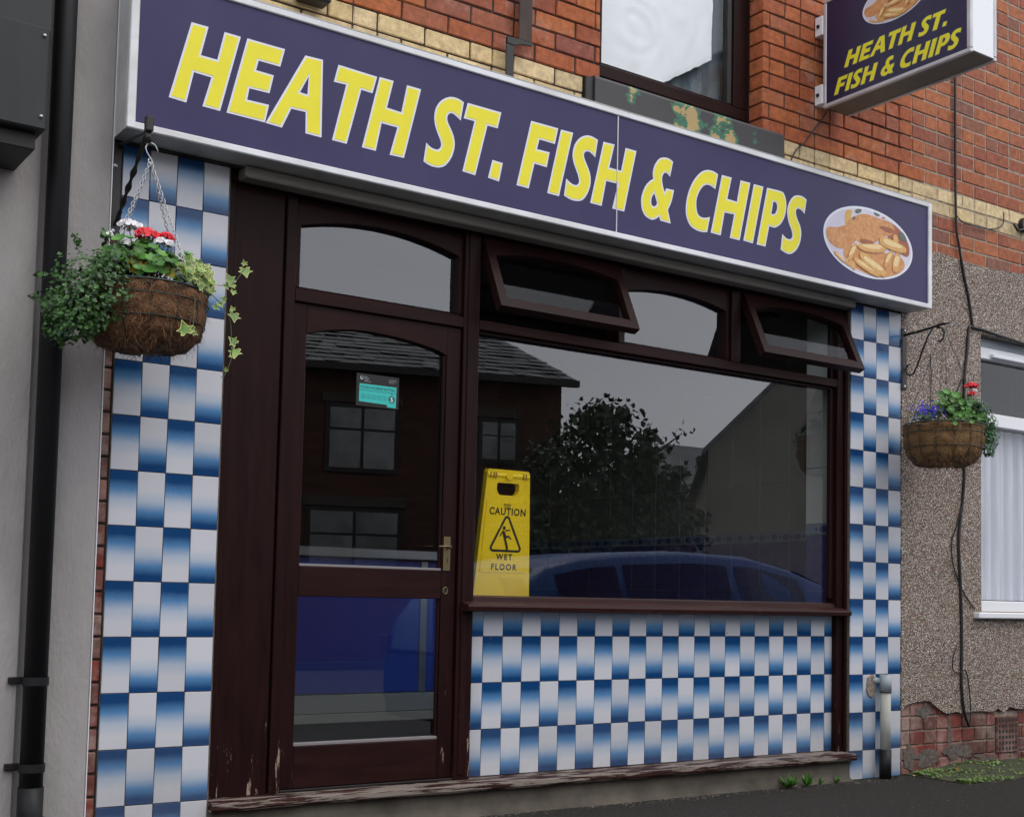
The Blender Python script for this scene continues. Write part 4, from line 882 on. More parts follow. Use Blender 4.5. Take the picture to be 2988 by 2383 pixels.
GL = [["H",[[[0.181,1.24],[0.246,1.24],[0.221,1.127],[0.284,1.126],[0.308,1.238],[0.372,1.237],[0.302,0.937],[0.234,0.939],[0.264,1.054],[0.197,1.057],[0.173,0.938],[0.107,0.942]]]],["E",[[[0.398,1.238],[0.551,1.237],[0.534,1.164],[0.446,1.165],[0.437,1.126],[0.509,1.124],[0.494,1.051],[0.413,1.05],[0.406,1.005],[0.494,1.006],[0.48,0.935],[0.327,0.937]]]],["A",[[[0.636,1.235],[0.711,1.237],[0.715,0.93],[0.647,0.931],[0.645,1.014],[0.585,1.013],[0.549,0.931],[0.482,0.934]],[[0.653,1.156],[0.619,1.086],[0.65,1.084]]]],["T",[[[0.778,1.235],[0.95,1.23],[0.931,1.158],[0.881,1.16],[0.824,0.929],[0.76,0.93],[0.814,1.164],[0.76,1.162]]]],["H",[[[0.961,1.232],[1.025,1.232],[0.998,1.116],[1.064,1.112],[1.087,1.23],[1.153,1.229],[1.082,0.928],[1.016,0.927],[1.048,1.046],[0.976,1.047],[0.953,0.929],[0.891,0.93]]]],["S",[[[1.36,1.225],[1.3524,1.2277],[1.3416,1.2315],[1.33,1.234],[1.3185,1.2348],[1.3063,1.2344],[1.294,1.232],[1.2814,1.2272],[1.2687,1.2204],[1.257,1.212],[1.2463,1.2017],[1.2367,1.1897],[1.229,1.177],[1.2238,1.1637],[1.2206,1.1497],[1.219,1.136],[1.219,1.1229],[1.2205,1.1101],[1.223,1.098],[1.2267,1.0866],[1.2313,1.0759],[1.236,1.066],[1.2406,1.0574],[1.2452,1.0496],[1.249,1.042],[1.2521,1.0341],[1.2544,1.0263],[1.255,1.019],[1.253,1.0121],[1.2493,1.0059],[1.245,1.001],[1.2407,0.998],[1.2359,0.9965],[1.23,0.996],[1.2226,0.9963],[1.2142,0.9976],[1.206,1.0],[1.1977,1.0044],[1.1896,1.01],[1.184,1.014],[1.173,0.934],[1.1807,0.9307],[1.1918,0.9263],[1.204,0.923],[1.2171,0.9215],[1.2314,0.9213],[1.245,0.923],[1.2574,0.9268],[1.2691,0.9326],[1.28,0.941],[1.2904,0.9528],[1.3001,0.9672],[1.308,0.982],[1.3137,0.9971],[1.3177,1.0126],[1.32,1.027],[1.3205,1.0396],[1.3194,1.051],[1.317,1.062],[1.3133,1.0728],[1.3083,1.0831],[1.303,1.093],[1.2971,1.1026],[1.2909,1.1117],[1.286,1.12],[1.283,1.127],[1.2814,1.1331],[1.281,1.139],[1.2818,1.1451],[1.2839,1.151],[1.287,1.156],[1.2914,1.1602],[1.297,1.1635],[1.303,1.165],[1.3092,1.1641],[1.3159,1.1614],[1.323,1.158],[1.3316,1.1533],[1.3406,1.1479],[1.347,1.144]]]],["T",[[[1.379,1.227],[1.549,1.226],[1.532,1.153],[1.48,1.153],[1.425,0.928],[1.361,0.932],[1.415,1.157],[1.361,1.157]]]],[".",[[[1.509,1.012],[1.562,1.009],[1.545,0.926],[1.489,0.931]]]],["F",[[[1.705,1.226],[1.851,1.226],[1.834,1.152],[1.751,1.154],[1.739,1.109],[1.807,1.109],[1.793,1.04],[1.727,1.042],[1.699,0.927],[1.635,0.929]]]],["I",[[[1.866,1.224],[1.933,1.225],[1.862,0.925],[1.798,0.927]]]],["S",[[[2.073,1.224],[2.0644,1.2264],[2.0522,1.2298],[2.04,1.232],[2.0292,1.2328],[2.0184,1.2324],[2.007,1.23],[1.9943,1.225],[1.981,1.2179],[1.969,1.209],[1.9586,1.1981],[1.9493,1.1854],[1.942,1.172],[1.9369,1.1577],[1.9336,1.1427],[1.932,1.129],[1.9323,1.1173],[1.9343,1.1069],[1.937,1.097],[1.9404,1.0876],[1.9446,1.0788],[1.949,1.07],[1.9537,1.061],[1.9587,1.0521],[1.963,1.043],[1.9667,1.0333],[1.9697,1.0235],[1.971,1.015],[1.97,1.0084],[1.9673,1.0031],[1.964,0.999],[1.9606,0.9959],[1.9564,0.9939],[1.951,0.993],[1.9436,0.9932],[1.9349,0.9945],[1.926,0.997],[1.9164,1.0017],[1.9068,1.0077],[1.9,1.012],[1.889,0.934],[1.8981,0.9307],[1.9113,0.9262],[1.925,0.923],[1.9386,0.9219],[1.9528,0.9222],[1.966,0.924],[1.9776,0.9271],[1.9881,0.9317],[1.998,0.939],[2.0076,0.9501],[2.0166,0.9638],[2.024,0.978],[2.0296,0.9921],[2.0337,1.0067],[2.036,1.021],[2.0363,1.0348],[2.0349,1.0482],[2.032,1.061],[2.0272,1.0731],[2.021,1.0845],[2.015,1.095],[2.0095,1.1046],[2.0042,1.1132],[2.0,1.121],[1.9971,1.1277],[1.9954,1.1336],[1.995,1.139],[1.996,1.1442],[1.9984,1.149],[2.002,1.153],[2.0071,1.1563],[2.0135,1.1589],[2.02,1.16],[2.0262,1.1592],[2.0326,1.157],[2.039,1.154],[2.0463,1.1497],[2.0538,1.1446],[2.059,1.141]]]],["H",[[[2.105,1.223],[2.169,1.224],[2.14,1.112],[2.209,1.111],[2.234,1.223],[2.298,1.222],[2.231,0.927],[2.162,0.928],[2.192,1.048],[2.124,1.047],[2.1,0.928],[2.035,0.929]]]],["&",[[[2.522,1.22],[2.5152,1.223],[2.5054,1.2272],[2.495,1.23],[2.4845,1.2306],[2.4735,1.2299],[2.463,1.228],[2.4534,1.2253],[2.4444,1.2215],[2.436,1.216],[2.428,1.2082],[2.4205,1.1987],[2.414,1.189],[2.4086,1.1794],[2.4043,1.1697],[2.401,1.16],[2.399,1.1502],[2.3981,1.1406],[2.398,1.132],[2.399,1.1246],[2.4007,1.1183],[2.402,1.114],[2.3954,1.1096],[2.386,1.1032],[2.377,1.096],[2.3692,1.0884],[2.3617,1.08],[2.355,1.071],[2.3493,1.0614],[2.3443,1.0512],[2.34,1.041],[2.3362,1.0309],[2.3331,1.0208],[2.331,1.011],[2.3301,1.0018],[2.3302,0.993],[2.331,0.984],[2.3321,0.9746],[2.3339,0.9651],[2.337,0.956],[2.3418,0.9472],[2.348,0.9388],[2.355,0.932],[2.3633,0.9273],[2.3725,0.9241],[2.381,0.922],[2.388,0.9206],[2.3943,0.9202],[2.401,0.921],[2.4087,0.9234],[2.4167,0.927],[2.424,0.931],[2.4307,0.9359],[2.4368,0.9412],[2.441,0.945],[2.448,0.926],[2.512,0.924],[2.494,0.985],[2.5,0.9966],[2.5084,1.0133],[2.516,1.031],[2.5218,1.0507],[2.5267,1.0714],[2.53,1.086],[2.482,1.085],[2.472,1.065],[2.469,1.0723],[2.4647,1.0826],[2.461,1.093],[2.4583,1.1026],[2.4561,1.1122],[2.455,1.121],[2.4553,1.1288],[2.4568,1.1358],[2.459,1.142],[2.462,1.1477],[2.4658,1.1526],[2.47,1.156],[2.4746,1.1578],[2.4796,1.1581],[2.485,1.157],[2.4917,1.1535],[2.4989,1.1486],[2.504,1.145]],[[2.409,1.047],[2.405,1.0418],[2.3994,1.0344],[2.395,1.027],[2.3926,1.0202],[2.3914,1.0134],[2.391,1.007],[2.3914,1.0007],[2.3926,0.9947],[2.395,0.99],[2.399,0.9869],[2.4041,0.9852],[2.409,0.985],[2.4134,0.9869],[2.4176,0.9904],[2.421,0.994],[2.4236,0.9969],[2.4255,0.9999],[2.426,1.004],[2.4247,1.0098],[2.422,1.0167],[2.419,1.024],[2.4155,1.0323],[2.4117,1.0409]]]],["C",[[[2.81,1.219],[2.8032,1.2217],[2.7933,1.2254],[2.782,1.228],[2.7693,1.2291],[2.7551,1.229],[2.741,1.227],[2.7274,1.2229],[2.7137,1.2168],[2.7,1.208],[2.6857,1.196],[2.6714,1.1813],[2.658,1.165],[2.6457,1.1468],[2.6345,1.1269],[2.625,1.107],[2.6176,1.0873],[2.612,1.0676],[2.608,1.049],[2.6055,1.0319],[2.6046,1.0158],[2.605,1.001],[2.6066,0.9875],[2.6096,0.9753],[2.614,0.964],[2.6198,0.9535],[2.627,0.944],[2.636,0.936],[2.6474,0.9299],[2.6607,0.9253],[2.674,0.922],[2.6873,0.9201],[2.7006,0.9196],[2.713,0.92],[2.7248,0.9216],[2.7356,0.9241],[2.743,0.926],[2.76,1.002],[2.753,0.9994],[2.743,0.9959],[2.733,0.993],[2.7239,0.991],[2.7148,0.9897],[2.706,0.99],[2.6973,0.9922],[2.6889,0.996],[2.682,1.002],[2.6772,1.0105],[2.6739,1.0211],[2.672,1.033],[2.6711,1.0462],[2.6716,1.0606],[2.674,1.075],[2.6789,1.0895],[2.6856,1.104],[2.693,1.117],[2.7009,1.128],[2.7094,1.1375],[2.718,1.145],[2.7267,1.1501],[2.7356,1.1532],[2.744,1.155],[2.7514,1.1555],[2.7584,1.1546],[2.766,1.153],[2.7756,1.1502],[2.7858,1.1466],[2.793,1.144]]]],["H",[[[2.835,1.222],[2.9,1.222],[2.872,1.112],[2.936,1.11],[2.96,1.221],[3.026,1.222],[2.957,0.923],[2.891,0.924],[2.919,1.044],[2.855,1.042],[2.831,0.925],[2.766,0.927]]]],["I",[[[3.05,1.221],[3.116,1.221],[3.047,0.924],[2.982,0.927]]]],["P",[[[3.142,1.221],[3.1693,1.2219],[3.2071,1.2231],[3.237,1.223],[3.2506,1.2216],[3.2563,1.219],[3.261,1.214],[3.2671,1.2056],[3.2723,1.1948],[3.276,1.183],[3.2781,1.1704],[3.2788,1.1569],[3.278,1.143],[3.2757,1.1287],[3.272,1.1141],[3.267,1.1],[3.2604,1.0861],[3.2526,1.0727],[3.244,1.061],[3.2346,1.0516],[3.2244,1.044],[3.215,1.038],[3.2073,1.0336],[3.2002,1.0307],[3.192,1.029],[3.1805,1.0289],[3.1679,1.0301],[3.159,1.031],[3.133,0.923],[3.073,0.924]],[[3.186,1.159],[3.1897,1.1597],[3.195,1.1604],[3.2,1.16],[3.2046,1.158],[3.209,1.1547],[3.212,1.15],[3.2133,1.1433],[3.2133,1.1351],[3.212,1.127],[3.2094,1.1189],[3.2057,1.1107],[3.201,1.104],[3.1946,1.0993],[3.1872,1.0961],[3.182,1.094],[3.173,1.097]]]],["S",[[[3.425,1.216],[3.4179,1.2193],[3.4075,1.2238],[3.396,1.227],[3.3836,1.2281],[3.37,1.228],[3.357,1.226],[3.3451,1.2223],[3.3337,1.2169],[3.323,1.209],[3.3126,1.1978],[3.3028,1.1841],[3.295,1.17],[3.2897,1.1557],[3.2865,1.141],[3.285,1.127],[3.2856,1.1142],[3.288,1.1022],[3.291,1.091],[3.2944,1.0806],[3.2986,1.071],[3.303,1.062],[3.3081,1.0536],[3.3136,1.0457],[3.318,1.038],[3.3208,1.03],[3.3224,1.0222],[3.323,1.015],[3.3225,1.0086],[3.3209,1.0028],[3.318,0.998],[3.3135,0.9943],[3.3076,0.9915],[3.301,0.99],[3.2936,0.9897],[3.2854,0.9907],[3.277,0.993],[3.2675,0.9977],[3.2578,1.0037],[3.251,1.008],[3.24,0.927],[3.2488,0.9237],[3.2613,0.9193],[3.274,0.916],[3.2856,0.9144],[3.2972,0.914],[3.309,0.916],[3.3212,0.9208],[3.3335,0.9279],[3.345,0.937],[3.3558,0.9484],[3.3658,0.9617],[3.374,0.976],[3.3801,0.9913],[3.3845,1.0076],[3.387,1.023],[3.3874,1.0372],[3.386,1.0506],[3.383,1.063],[3.3779,1.0742],[3.3712,1.0844],[3.365,1.094],[3.3597,1.103],[3.3548,1.1113],[3.351,1.119],[3.3486,1.1263],[3.3472,1.133],[3.347,1.139],[3.348,1.1444],[3.35,1.1491],[3.353,1.153],[3.3568,1.156],[3.3614,1.1581],[3.367,1.159],[3.3738,1.1585],[3.3814,1.1567],[3.389,1.154],[3.3969,1.1495],[3.4046,1.144],[3.41,1.14]]]]]
GLY = [[[(p[0], p[1]) for p in lp] for lp in loops] for ch, loops in GL]; CH = [ch for ch, _ in GL]
fy = lambda dy: (lambda u, v, w: Vector((u, SY+.0045-dy+w, v)))
for ch, loops in zip(CH, GLY):
    bm = bmesh.new(); plate(bm, loops, fy(.0010), .001, 0)
    plate(bm, [inset(lp, .0078, hole=(i > 0)) for i, lp in enumerate(loops)], fy(.0018), .0007, 1)
    obj('letter', bm, [M['outline'], M['yellow']], sg)
FOOD = {"fish1":[[-0.332,0.03],[-0.251,0.036],[-0.189,0.065],[-0.117,0.054],[-0.09,0.01],[-0.135,-0.035],[-0.219,-0.074],[-0.303,-0.059],[-0.336,-0.016]],"fish2":[[-0.189,0.065],[-0.171,0.093],[-0.109,0.129],[-0.036,0.152],[0.033,0.15],[0.089,0.145],[0.164,0.146],[0.212,0.114],[0.183,0.071],[0.112,0.058],[0.066,0.019],[0.001,-0.011],[-0.072,-0.018],[-0.131,0.008]],"dark1":[[0.066,0.103],[0.122,0.113],[0.202,0.109],[0.193,0.082],[0.122,0.082]],"dark2":[[-0.081,0.011],[-0.017,0.016],[0.047,0.012],[0.011,-0.01],[-0.063,-0.018]],"green1":[[-0.118,0.159],[-0.064,0.172],[-0.063,0.153],[-0.109,0.136]],"green2":[[0.028,0.174],[0.084,0.169],[0.075,0.155],[0.042,0.158]],"green3":[[0.231,0.102],[0.274,0.109],[0.313,0.056],[0.245,0.06]],"green4":[[-0.136,0.112],[-0.118,0.122],[-0.109,0.111],[-0.131,0.097]],"red1":[[0.089,0.157],[0.131,0.162],[0.117,0.15]],"lemon":[[-0.185,0.143],[-0.127,0.157],[-0.145,0.116],[-0.153,0.072],[-0.193,0.052],[-0.194,0.107]],"c1":[[-0.135,-0.026],[-0.09,-0.015],[-0.143,-0.113],[-0.183,-0.129]],"c2":[[-0.099,-0.023],[-0.017,-0.008],[0.122,0.016],[0.141,0.0],[0.099,-0.032],[-0.017,-0.049],[-0.09,-0.04]],"c3":[[-0.081,-0.06],[-0.04,-0.059],[0.141,-0.131],[0.127,-0.155],[0.099,-0.166],[-0.08,-0.094]],"c4":[[-0.134,-0.097],[-0.089,-0.092],[0.095,-0.164],[0.057,-0.173],[-0.107,-0.126]],"c5":[[0.155,-0.013],[0.198,-0.005],[0.136,-0.113],[0.108,-0.105]],"c6":[[0.212,-0.003],[0.255,-0.011],[0.231,-0.117],[0.193,-0.123],[0.179,-0.094]],"c7":[[0.08,0.052],[0.117,0.056],[0.293,0.03],[0.293,0.002],[0.231,-0.009],[0.075,0.008]],"c8":[[0.188,0.081],[0.221,0.084],[0.236,0.042],[0.188,0.043]],"c9":[[-0.285,-0.092],[-0.254,-0.087],[-0.206,-0.121],[-0.188,-0.139],[-0.223,-0.127]],"c10":[[-0.134,-0.115],[-0.107,-0.11],[-0.116,-0.167],[-0.148,-0.157]],"c11":[[-0.179,-0.113],[-0.134,-0.09],[-0.143,-0.15],[-0.197,-0.132]]}
foodcol = dict(fish=(.54, .21, .06), dark=(.30, .085, .035), green=(.07, .10, .085), red=(.55, .08, .05), lemon=(.62, .36, .07), c=(.64, .33, .085), hi=(.80, .56, .24))
foodvar = dict(fish=(.70, .36, .15), dark=(.40, .13, .06), green=(.16, .18, .13), red=(.6, .15, .1), lemon=(.70, .45, .12), c=(.74, .44, .15), hi=(.86, .66, .36))
fmat = {k: mat('food_print_'+k, v, .5, var=foodvar[k], nscale=45, detail=6) for k, v in foodcol.items()}
M['plate'] = mat('plate_print', (.60, .56, .66), .5, var=(.70, .66, .74), nscale=6); M['oval_rim'] = mat('oval_rim', (.74, .76, .82), .45)
def round_poly(pts, it=2):
    for _ in range(it):
        out = []
        for i in range(len(pts)):
            a, b = pts[i], pts[(i+1) % len(pts)]
            out += [(a[0]*.75+b[0]*.25, a[1]*.75+b[1]*.25), (a[0]*.25+b[0]*.75, a[1]*.25+b[1]*.75)]
        pts = out
    return pts
def clip_oval(pts, a, b):
    out = []
    for u, v in pts:
        r = math.hypot(u/a, v/b); out.append((u/r, v/r) if r > 1 else (u, v))
    return out
def food_picture(parent, fn, sc, a=.354, b=.187):
    """flat printed oval: plate, battered fish, chips; fn(u, v, dy) with dy = how far proud"""
    f = lambda dy: (lambda u, v, w: fn(u*sc, v*sc, dy-w))
    ov = lambda k: [(a*k*math.cos(t*PI/32), b*k*math.sin(t*PI/32)) for t in range(64)]
    bm = bmesh.new(); plate(bm, [ov(1)], f(.0012), .001); pic = obj('food_picture', bm, M['oval_rim'], parent, label='oval printed picture of battered fish and chips')
    bm = bmesh.new(); plate(bm, [[(a-.012)/a*x_ for x_ in (1,)] and [((a-.014)*math.cos(t*PI/32), (b-.012)*math.sin(t*PI/32)) for t in range(64)]], f(.0016), 0); obj('plate_print', bm, M['plate'], pic)
    lvl = .0019
    for k_, P_ in (('fish', [(-.21, -.06), (-.12, -.03), (.02, -.035), (.15, -.03), (.26, -.03), (.30, -.075), (.24, -.13), (.12, -.178), (-.08, -.165), (-.20, -.12)]), ('dark', [(.06, .15), (.20, .14), (.29, .09), (.335, .02), (.31, -.035), (.22, .0), (.14, .06)])):
        bm = bmesh.new(); plate(bm, [clip_oval(round_poly(P_), a-.014, b-.012)], f(lvl), 0); obj('print_patch', bm, fmat[k_], pic); lvl += .0001
    for k in ('lemon', 'fish2', 'fish1', 'dark1', 'dark2', 'green1', 'green2', 'green3', 'green4', 'red1', 'c9', 'c11', 'c10', 'c8', 'c6', 'c5', 'c2', 'c1', 'c4', 'c3', 'c7'):
        key = 'c' if k[0] == 'c' else k.rstrip('0123456789'); lvl += .00012
        P = [tuple(p) for p in FOOD[k]]
        if k[0] == 'c':                                   # darker underside of the chip first
            bm = bmesh.new(); cx = sum(p[0] for p in P)/len(P); cz = sum(p[1] for p in P)/len(P)
            plate(bm, [clip_oval(round_poly([(p[0]+.002, p[1]-.007) for p in P], 1), a-.014, b-.012)], f(lvl), 0); obj('chip_shade_print', bm, fmat['fish'], pic)
            lvl += .0001
        bm = bmesh.new(); plate(bm, [clip_oval(round_poly(P), a-.014, b-.012)], f(lvl), 0); obj('print_patch', bm, fmat[key], pic)
        if k[0] == 'c' and k not in ('c8', 'c10'):        # lighter crest along the chip
            lvl += .0001; cx = sum(p[0] for p in P)/len(P); cz = sum(p[1] for p in P)/len(P); bm = bmesh.new()
            plate(bm, [clip_oval(round_poly([(cx+(p[0]-cx)*.72, cz+(p[1]-cz)*.55+.004) for p in P]), a-.016, b-.014)], f(lvl), 0); obj('print_patch', bm, fmat['hi'], pic)
food_picture(sg, lambda u, v, dy: Vector((3.904+u, SY+.0045-dy, 1.077+v)), 1.0)
# soffit boards under the sign
so = empty('soffit', 'dirty cream soffit board under the long sign above the door and window', 'soffit', (2.2, .0, .75))
B('board', (.455, 3.93, -.050, .029, .752, .7955), M['soffit'], so, bev=.006); B('side_board', (.0, .454, -.02, .0, .7905, .7965), M['opp_dark'], so, bev=0)

# projecting box sign
ps = empty('projecting_sign', 'projecting box sign with navy face, white front edge and yellow shop name', 'sign', (3.75, -.5, 1.77))
PX0, PX1, PY0, PY1, PZ0, PZ1 = 3.660, 3.852, -.955, -.055, 1.775, 2.362
B('casing', (PX0+.004, PX1-.004, PY0+.004, PY1-.002, PZ0+.006, PZ1-.006), M['soffit'] if False else mat('sign_underside', (.17, .155, .13), .6, var=(.13, .12, .10), nscale=5), ps, bev=.002)
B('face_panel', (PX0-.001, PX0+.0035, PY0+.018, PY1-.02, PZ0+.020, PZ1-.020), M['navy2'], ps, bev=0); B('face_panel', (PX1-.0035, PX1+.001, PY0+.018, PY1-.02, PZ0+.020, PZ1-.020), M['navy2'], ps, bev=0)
B('front_panel', (PX0+.016, PX1-.016, PY0-.001, PY0+.003, PZ0+.012, PZ1-.012), M['acrylic'], ps, bev=0)
for s in (0, 1):
    xa = (PX0-.006, PX0+.015) if s == 0 else (PX1-.015, PX1+.006)
    B('frame_edge', (xa[0], xa[1], PY0-.004, PY1, PZ0, PZ0+.020), M['alu'], ps); B('frame_edge', (xa[0], xa[1], PY0-.004, PY1, PZ1-.020, PZ1), M['alu'], ps)
    B('frame_edge', (xa[0]+.0005, xa[1]-.0005, PY1-.020, PY1, PZ0+.0205, PZ1-.0205), M['alu'], ps); B('frame_edge', (xa[0]+.0005, xa[1]-.0005, PY0-.0045, PY0+.018, PZ0+.0205, PZ1-.0205), M['alu'], ps)
for z in (1.803, 2.176):
    b_ = B('bracket', (3.648, 3.70, PY1+.0005, -.002, z, z+.105), M['upvc'], ps); bm = bmesh.new(); tube(bm, [(3.640, -.027, z+.05), (3.6478, -.027, z+.05)], .010, 6); obj('bolt', bm, M['iron'], b_)
pf = lambda dy: (lambda u, v, w: Vector((PX0-.001-dy+w, -u, v)))
def set_line(i0, i1, u0, u1, base, hgt):
    """the same letters as on the long sign, set smaller"""
    xs_ = [p[0] for k in range(i0, i1) for p in GLY[k][0]]; x0, x1 = min(xs_), max(xs_); k = (u1-u0)/(x1-x0); sc = hgt/.300
    for i in range(i0, i1):
        cz = min(p[1] for p in GLY[i][0]); off = (0.926-cz) if CH[i] not in 'SC&' else 0
        q = [[(u0+(p[0]-x0)*k, base+(p[1]+off-.926)*sc) for p in lp] for lp in GLY[i]]; bm = bmesh.new()
        plate(bm, q, pf(.0008), .0006, 0); plate(bm, [inset(lp, .0021, hole=(j > 0)) for j, lp in enumerate(q)], pf(.0013), .0004, 1)
        obj('letter', bm, [M['outline2'], M['yellow']], ps)
set_line(0, 8, .192, .828, 1.947, .086); set_line(8, 18, .126, .908, 1.822, .088)
food_picture(ps, lambda u, v, dy: Vector((PX0-.001-dy, -(.515+u), 2.195+v)), .565)

# ================================================================== HANGING BASKETS AND BRACKETS
def scroll(cx, cy, r0, r1, a0, a1, n=20, ax='yz', X=0):
    return [(X, cx+(r0+(r1-r0)*k/n)*math.cos(a0+(a1-a0)*k/n), cy+(r0+(r1-r0)*k/n)*math.sin(a0+(a1-a0)*k/n)) for k in range(n+1)]
bl = empty('basket_bracket', 'black iron bracket with twisted strut holding the flower basket left of the door', 'bracket', (-.02, -.01, .48), 'iron hanging basket brackets')
B('wall_plate', (-.040, -.006, -.012, -.001, .44, .792), M['iron'], bl)
bm = bmesh.new(); tube(bm, [(-.020, -.012, .775), (-.019, -.10, .768), (-.018, -.235, .752), (-.017, -.300, .742), (-.017, -.330, .745), (-.017, -.338, .765)], .0085, 8, flat=.6); obj('arm', bm, M['iron'], bl)
bm = bmesh.new(); box(bm, -.030, -.004, -.345, -.315, .735, .790, bev=.004); obj('end_plate', bm, M['iron'], bl)
bm = bmesh.new(); tube(bm, [(-.017, -.322, .700), (-.017, -.322, .742)], .0125, 12); obj('ring', bm, M['iron'], bl, smooth=True)
bm = bmesh.new(); pts = [Vector((-.017, -.300, .725)).lerp(Vector((-.021, -.016, .485)), k/40) for k in range(41)]
rr = [.0085+.0035*math.sin(k*.9)*(1 if 10 < k < 34 else 0) for k in range(41)]; tube(bm, pts, rr, 8, flat=.6); obj('strut', bm, M['iron'], bl)
for z in (.46, .70):
    bm = bmesh.new(); bmesh.ops.create_uvsphere(bm, u_segments=10, v_segments=6, radius=.009)
    for v in bm.verts: v.co = Vector((v.co.x-.030, v.co.y*.5-.0125, v.co.z+z))
    obj('screw', bm, M['steel'], bl, smooth=True)
br = empty('basket_bracket', 'black iron scroll bracket with thin arm on the pebbledash above the smaller basket', 'bracket', (4.38, -.005, .37), 'iron hanging basket brackets')
B('wall_plate', (4.358, 4.396, -.012, -.0045, .365, .712), M['iron'], br)
bm = bmesh.new(); tube(bm, [(4.378, -.012, .672), (4.378, -.10, .676), (4.378, -.22, .688), (4.378, -.262, .694), (4.378, -.312, .690)], [.007, .007, .007, .008, .003], 8); obj('arm', bm, M['iron'], br, smooth=True)
bm = bmesh.new()
S1 = [(4.378, -.195, .678), (4.378, -.165, .640), (4.378, -.130, .570), (4.378, -.095, .490), (4.378, -.072, .452), (4.378, -.050, .440), (4.378, -.028, .450), (4.378, -.018, .475), (4.378, -.030, .500), (4.378, -.048, .500)]
tube(bm, S1, .0052, 7); tube(bm, [(4.378, -.225, .680), (4.378, -.255, .672), (4.378, -.272, .645), (4.378, -.262, .612), (4.378, -.242, .600), (4.378, -.230, .606)], .0052, 7); obj('scroll', bm, M['iron'], br, smooth=True)
for z in (.382, .695):
    bm = bmesh.new(); bmesh.ops.create_uvsphere(bm, u_segments=10, v_segments=6, radius=.009)
    for v in bm.verts: v.co = Vector((v.co.x+4.377, v.co.y*.5-.0125, v.co.z+z))
    obj('screw', bm, M['steel'], br, smooth=True)

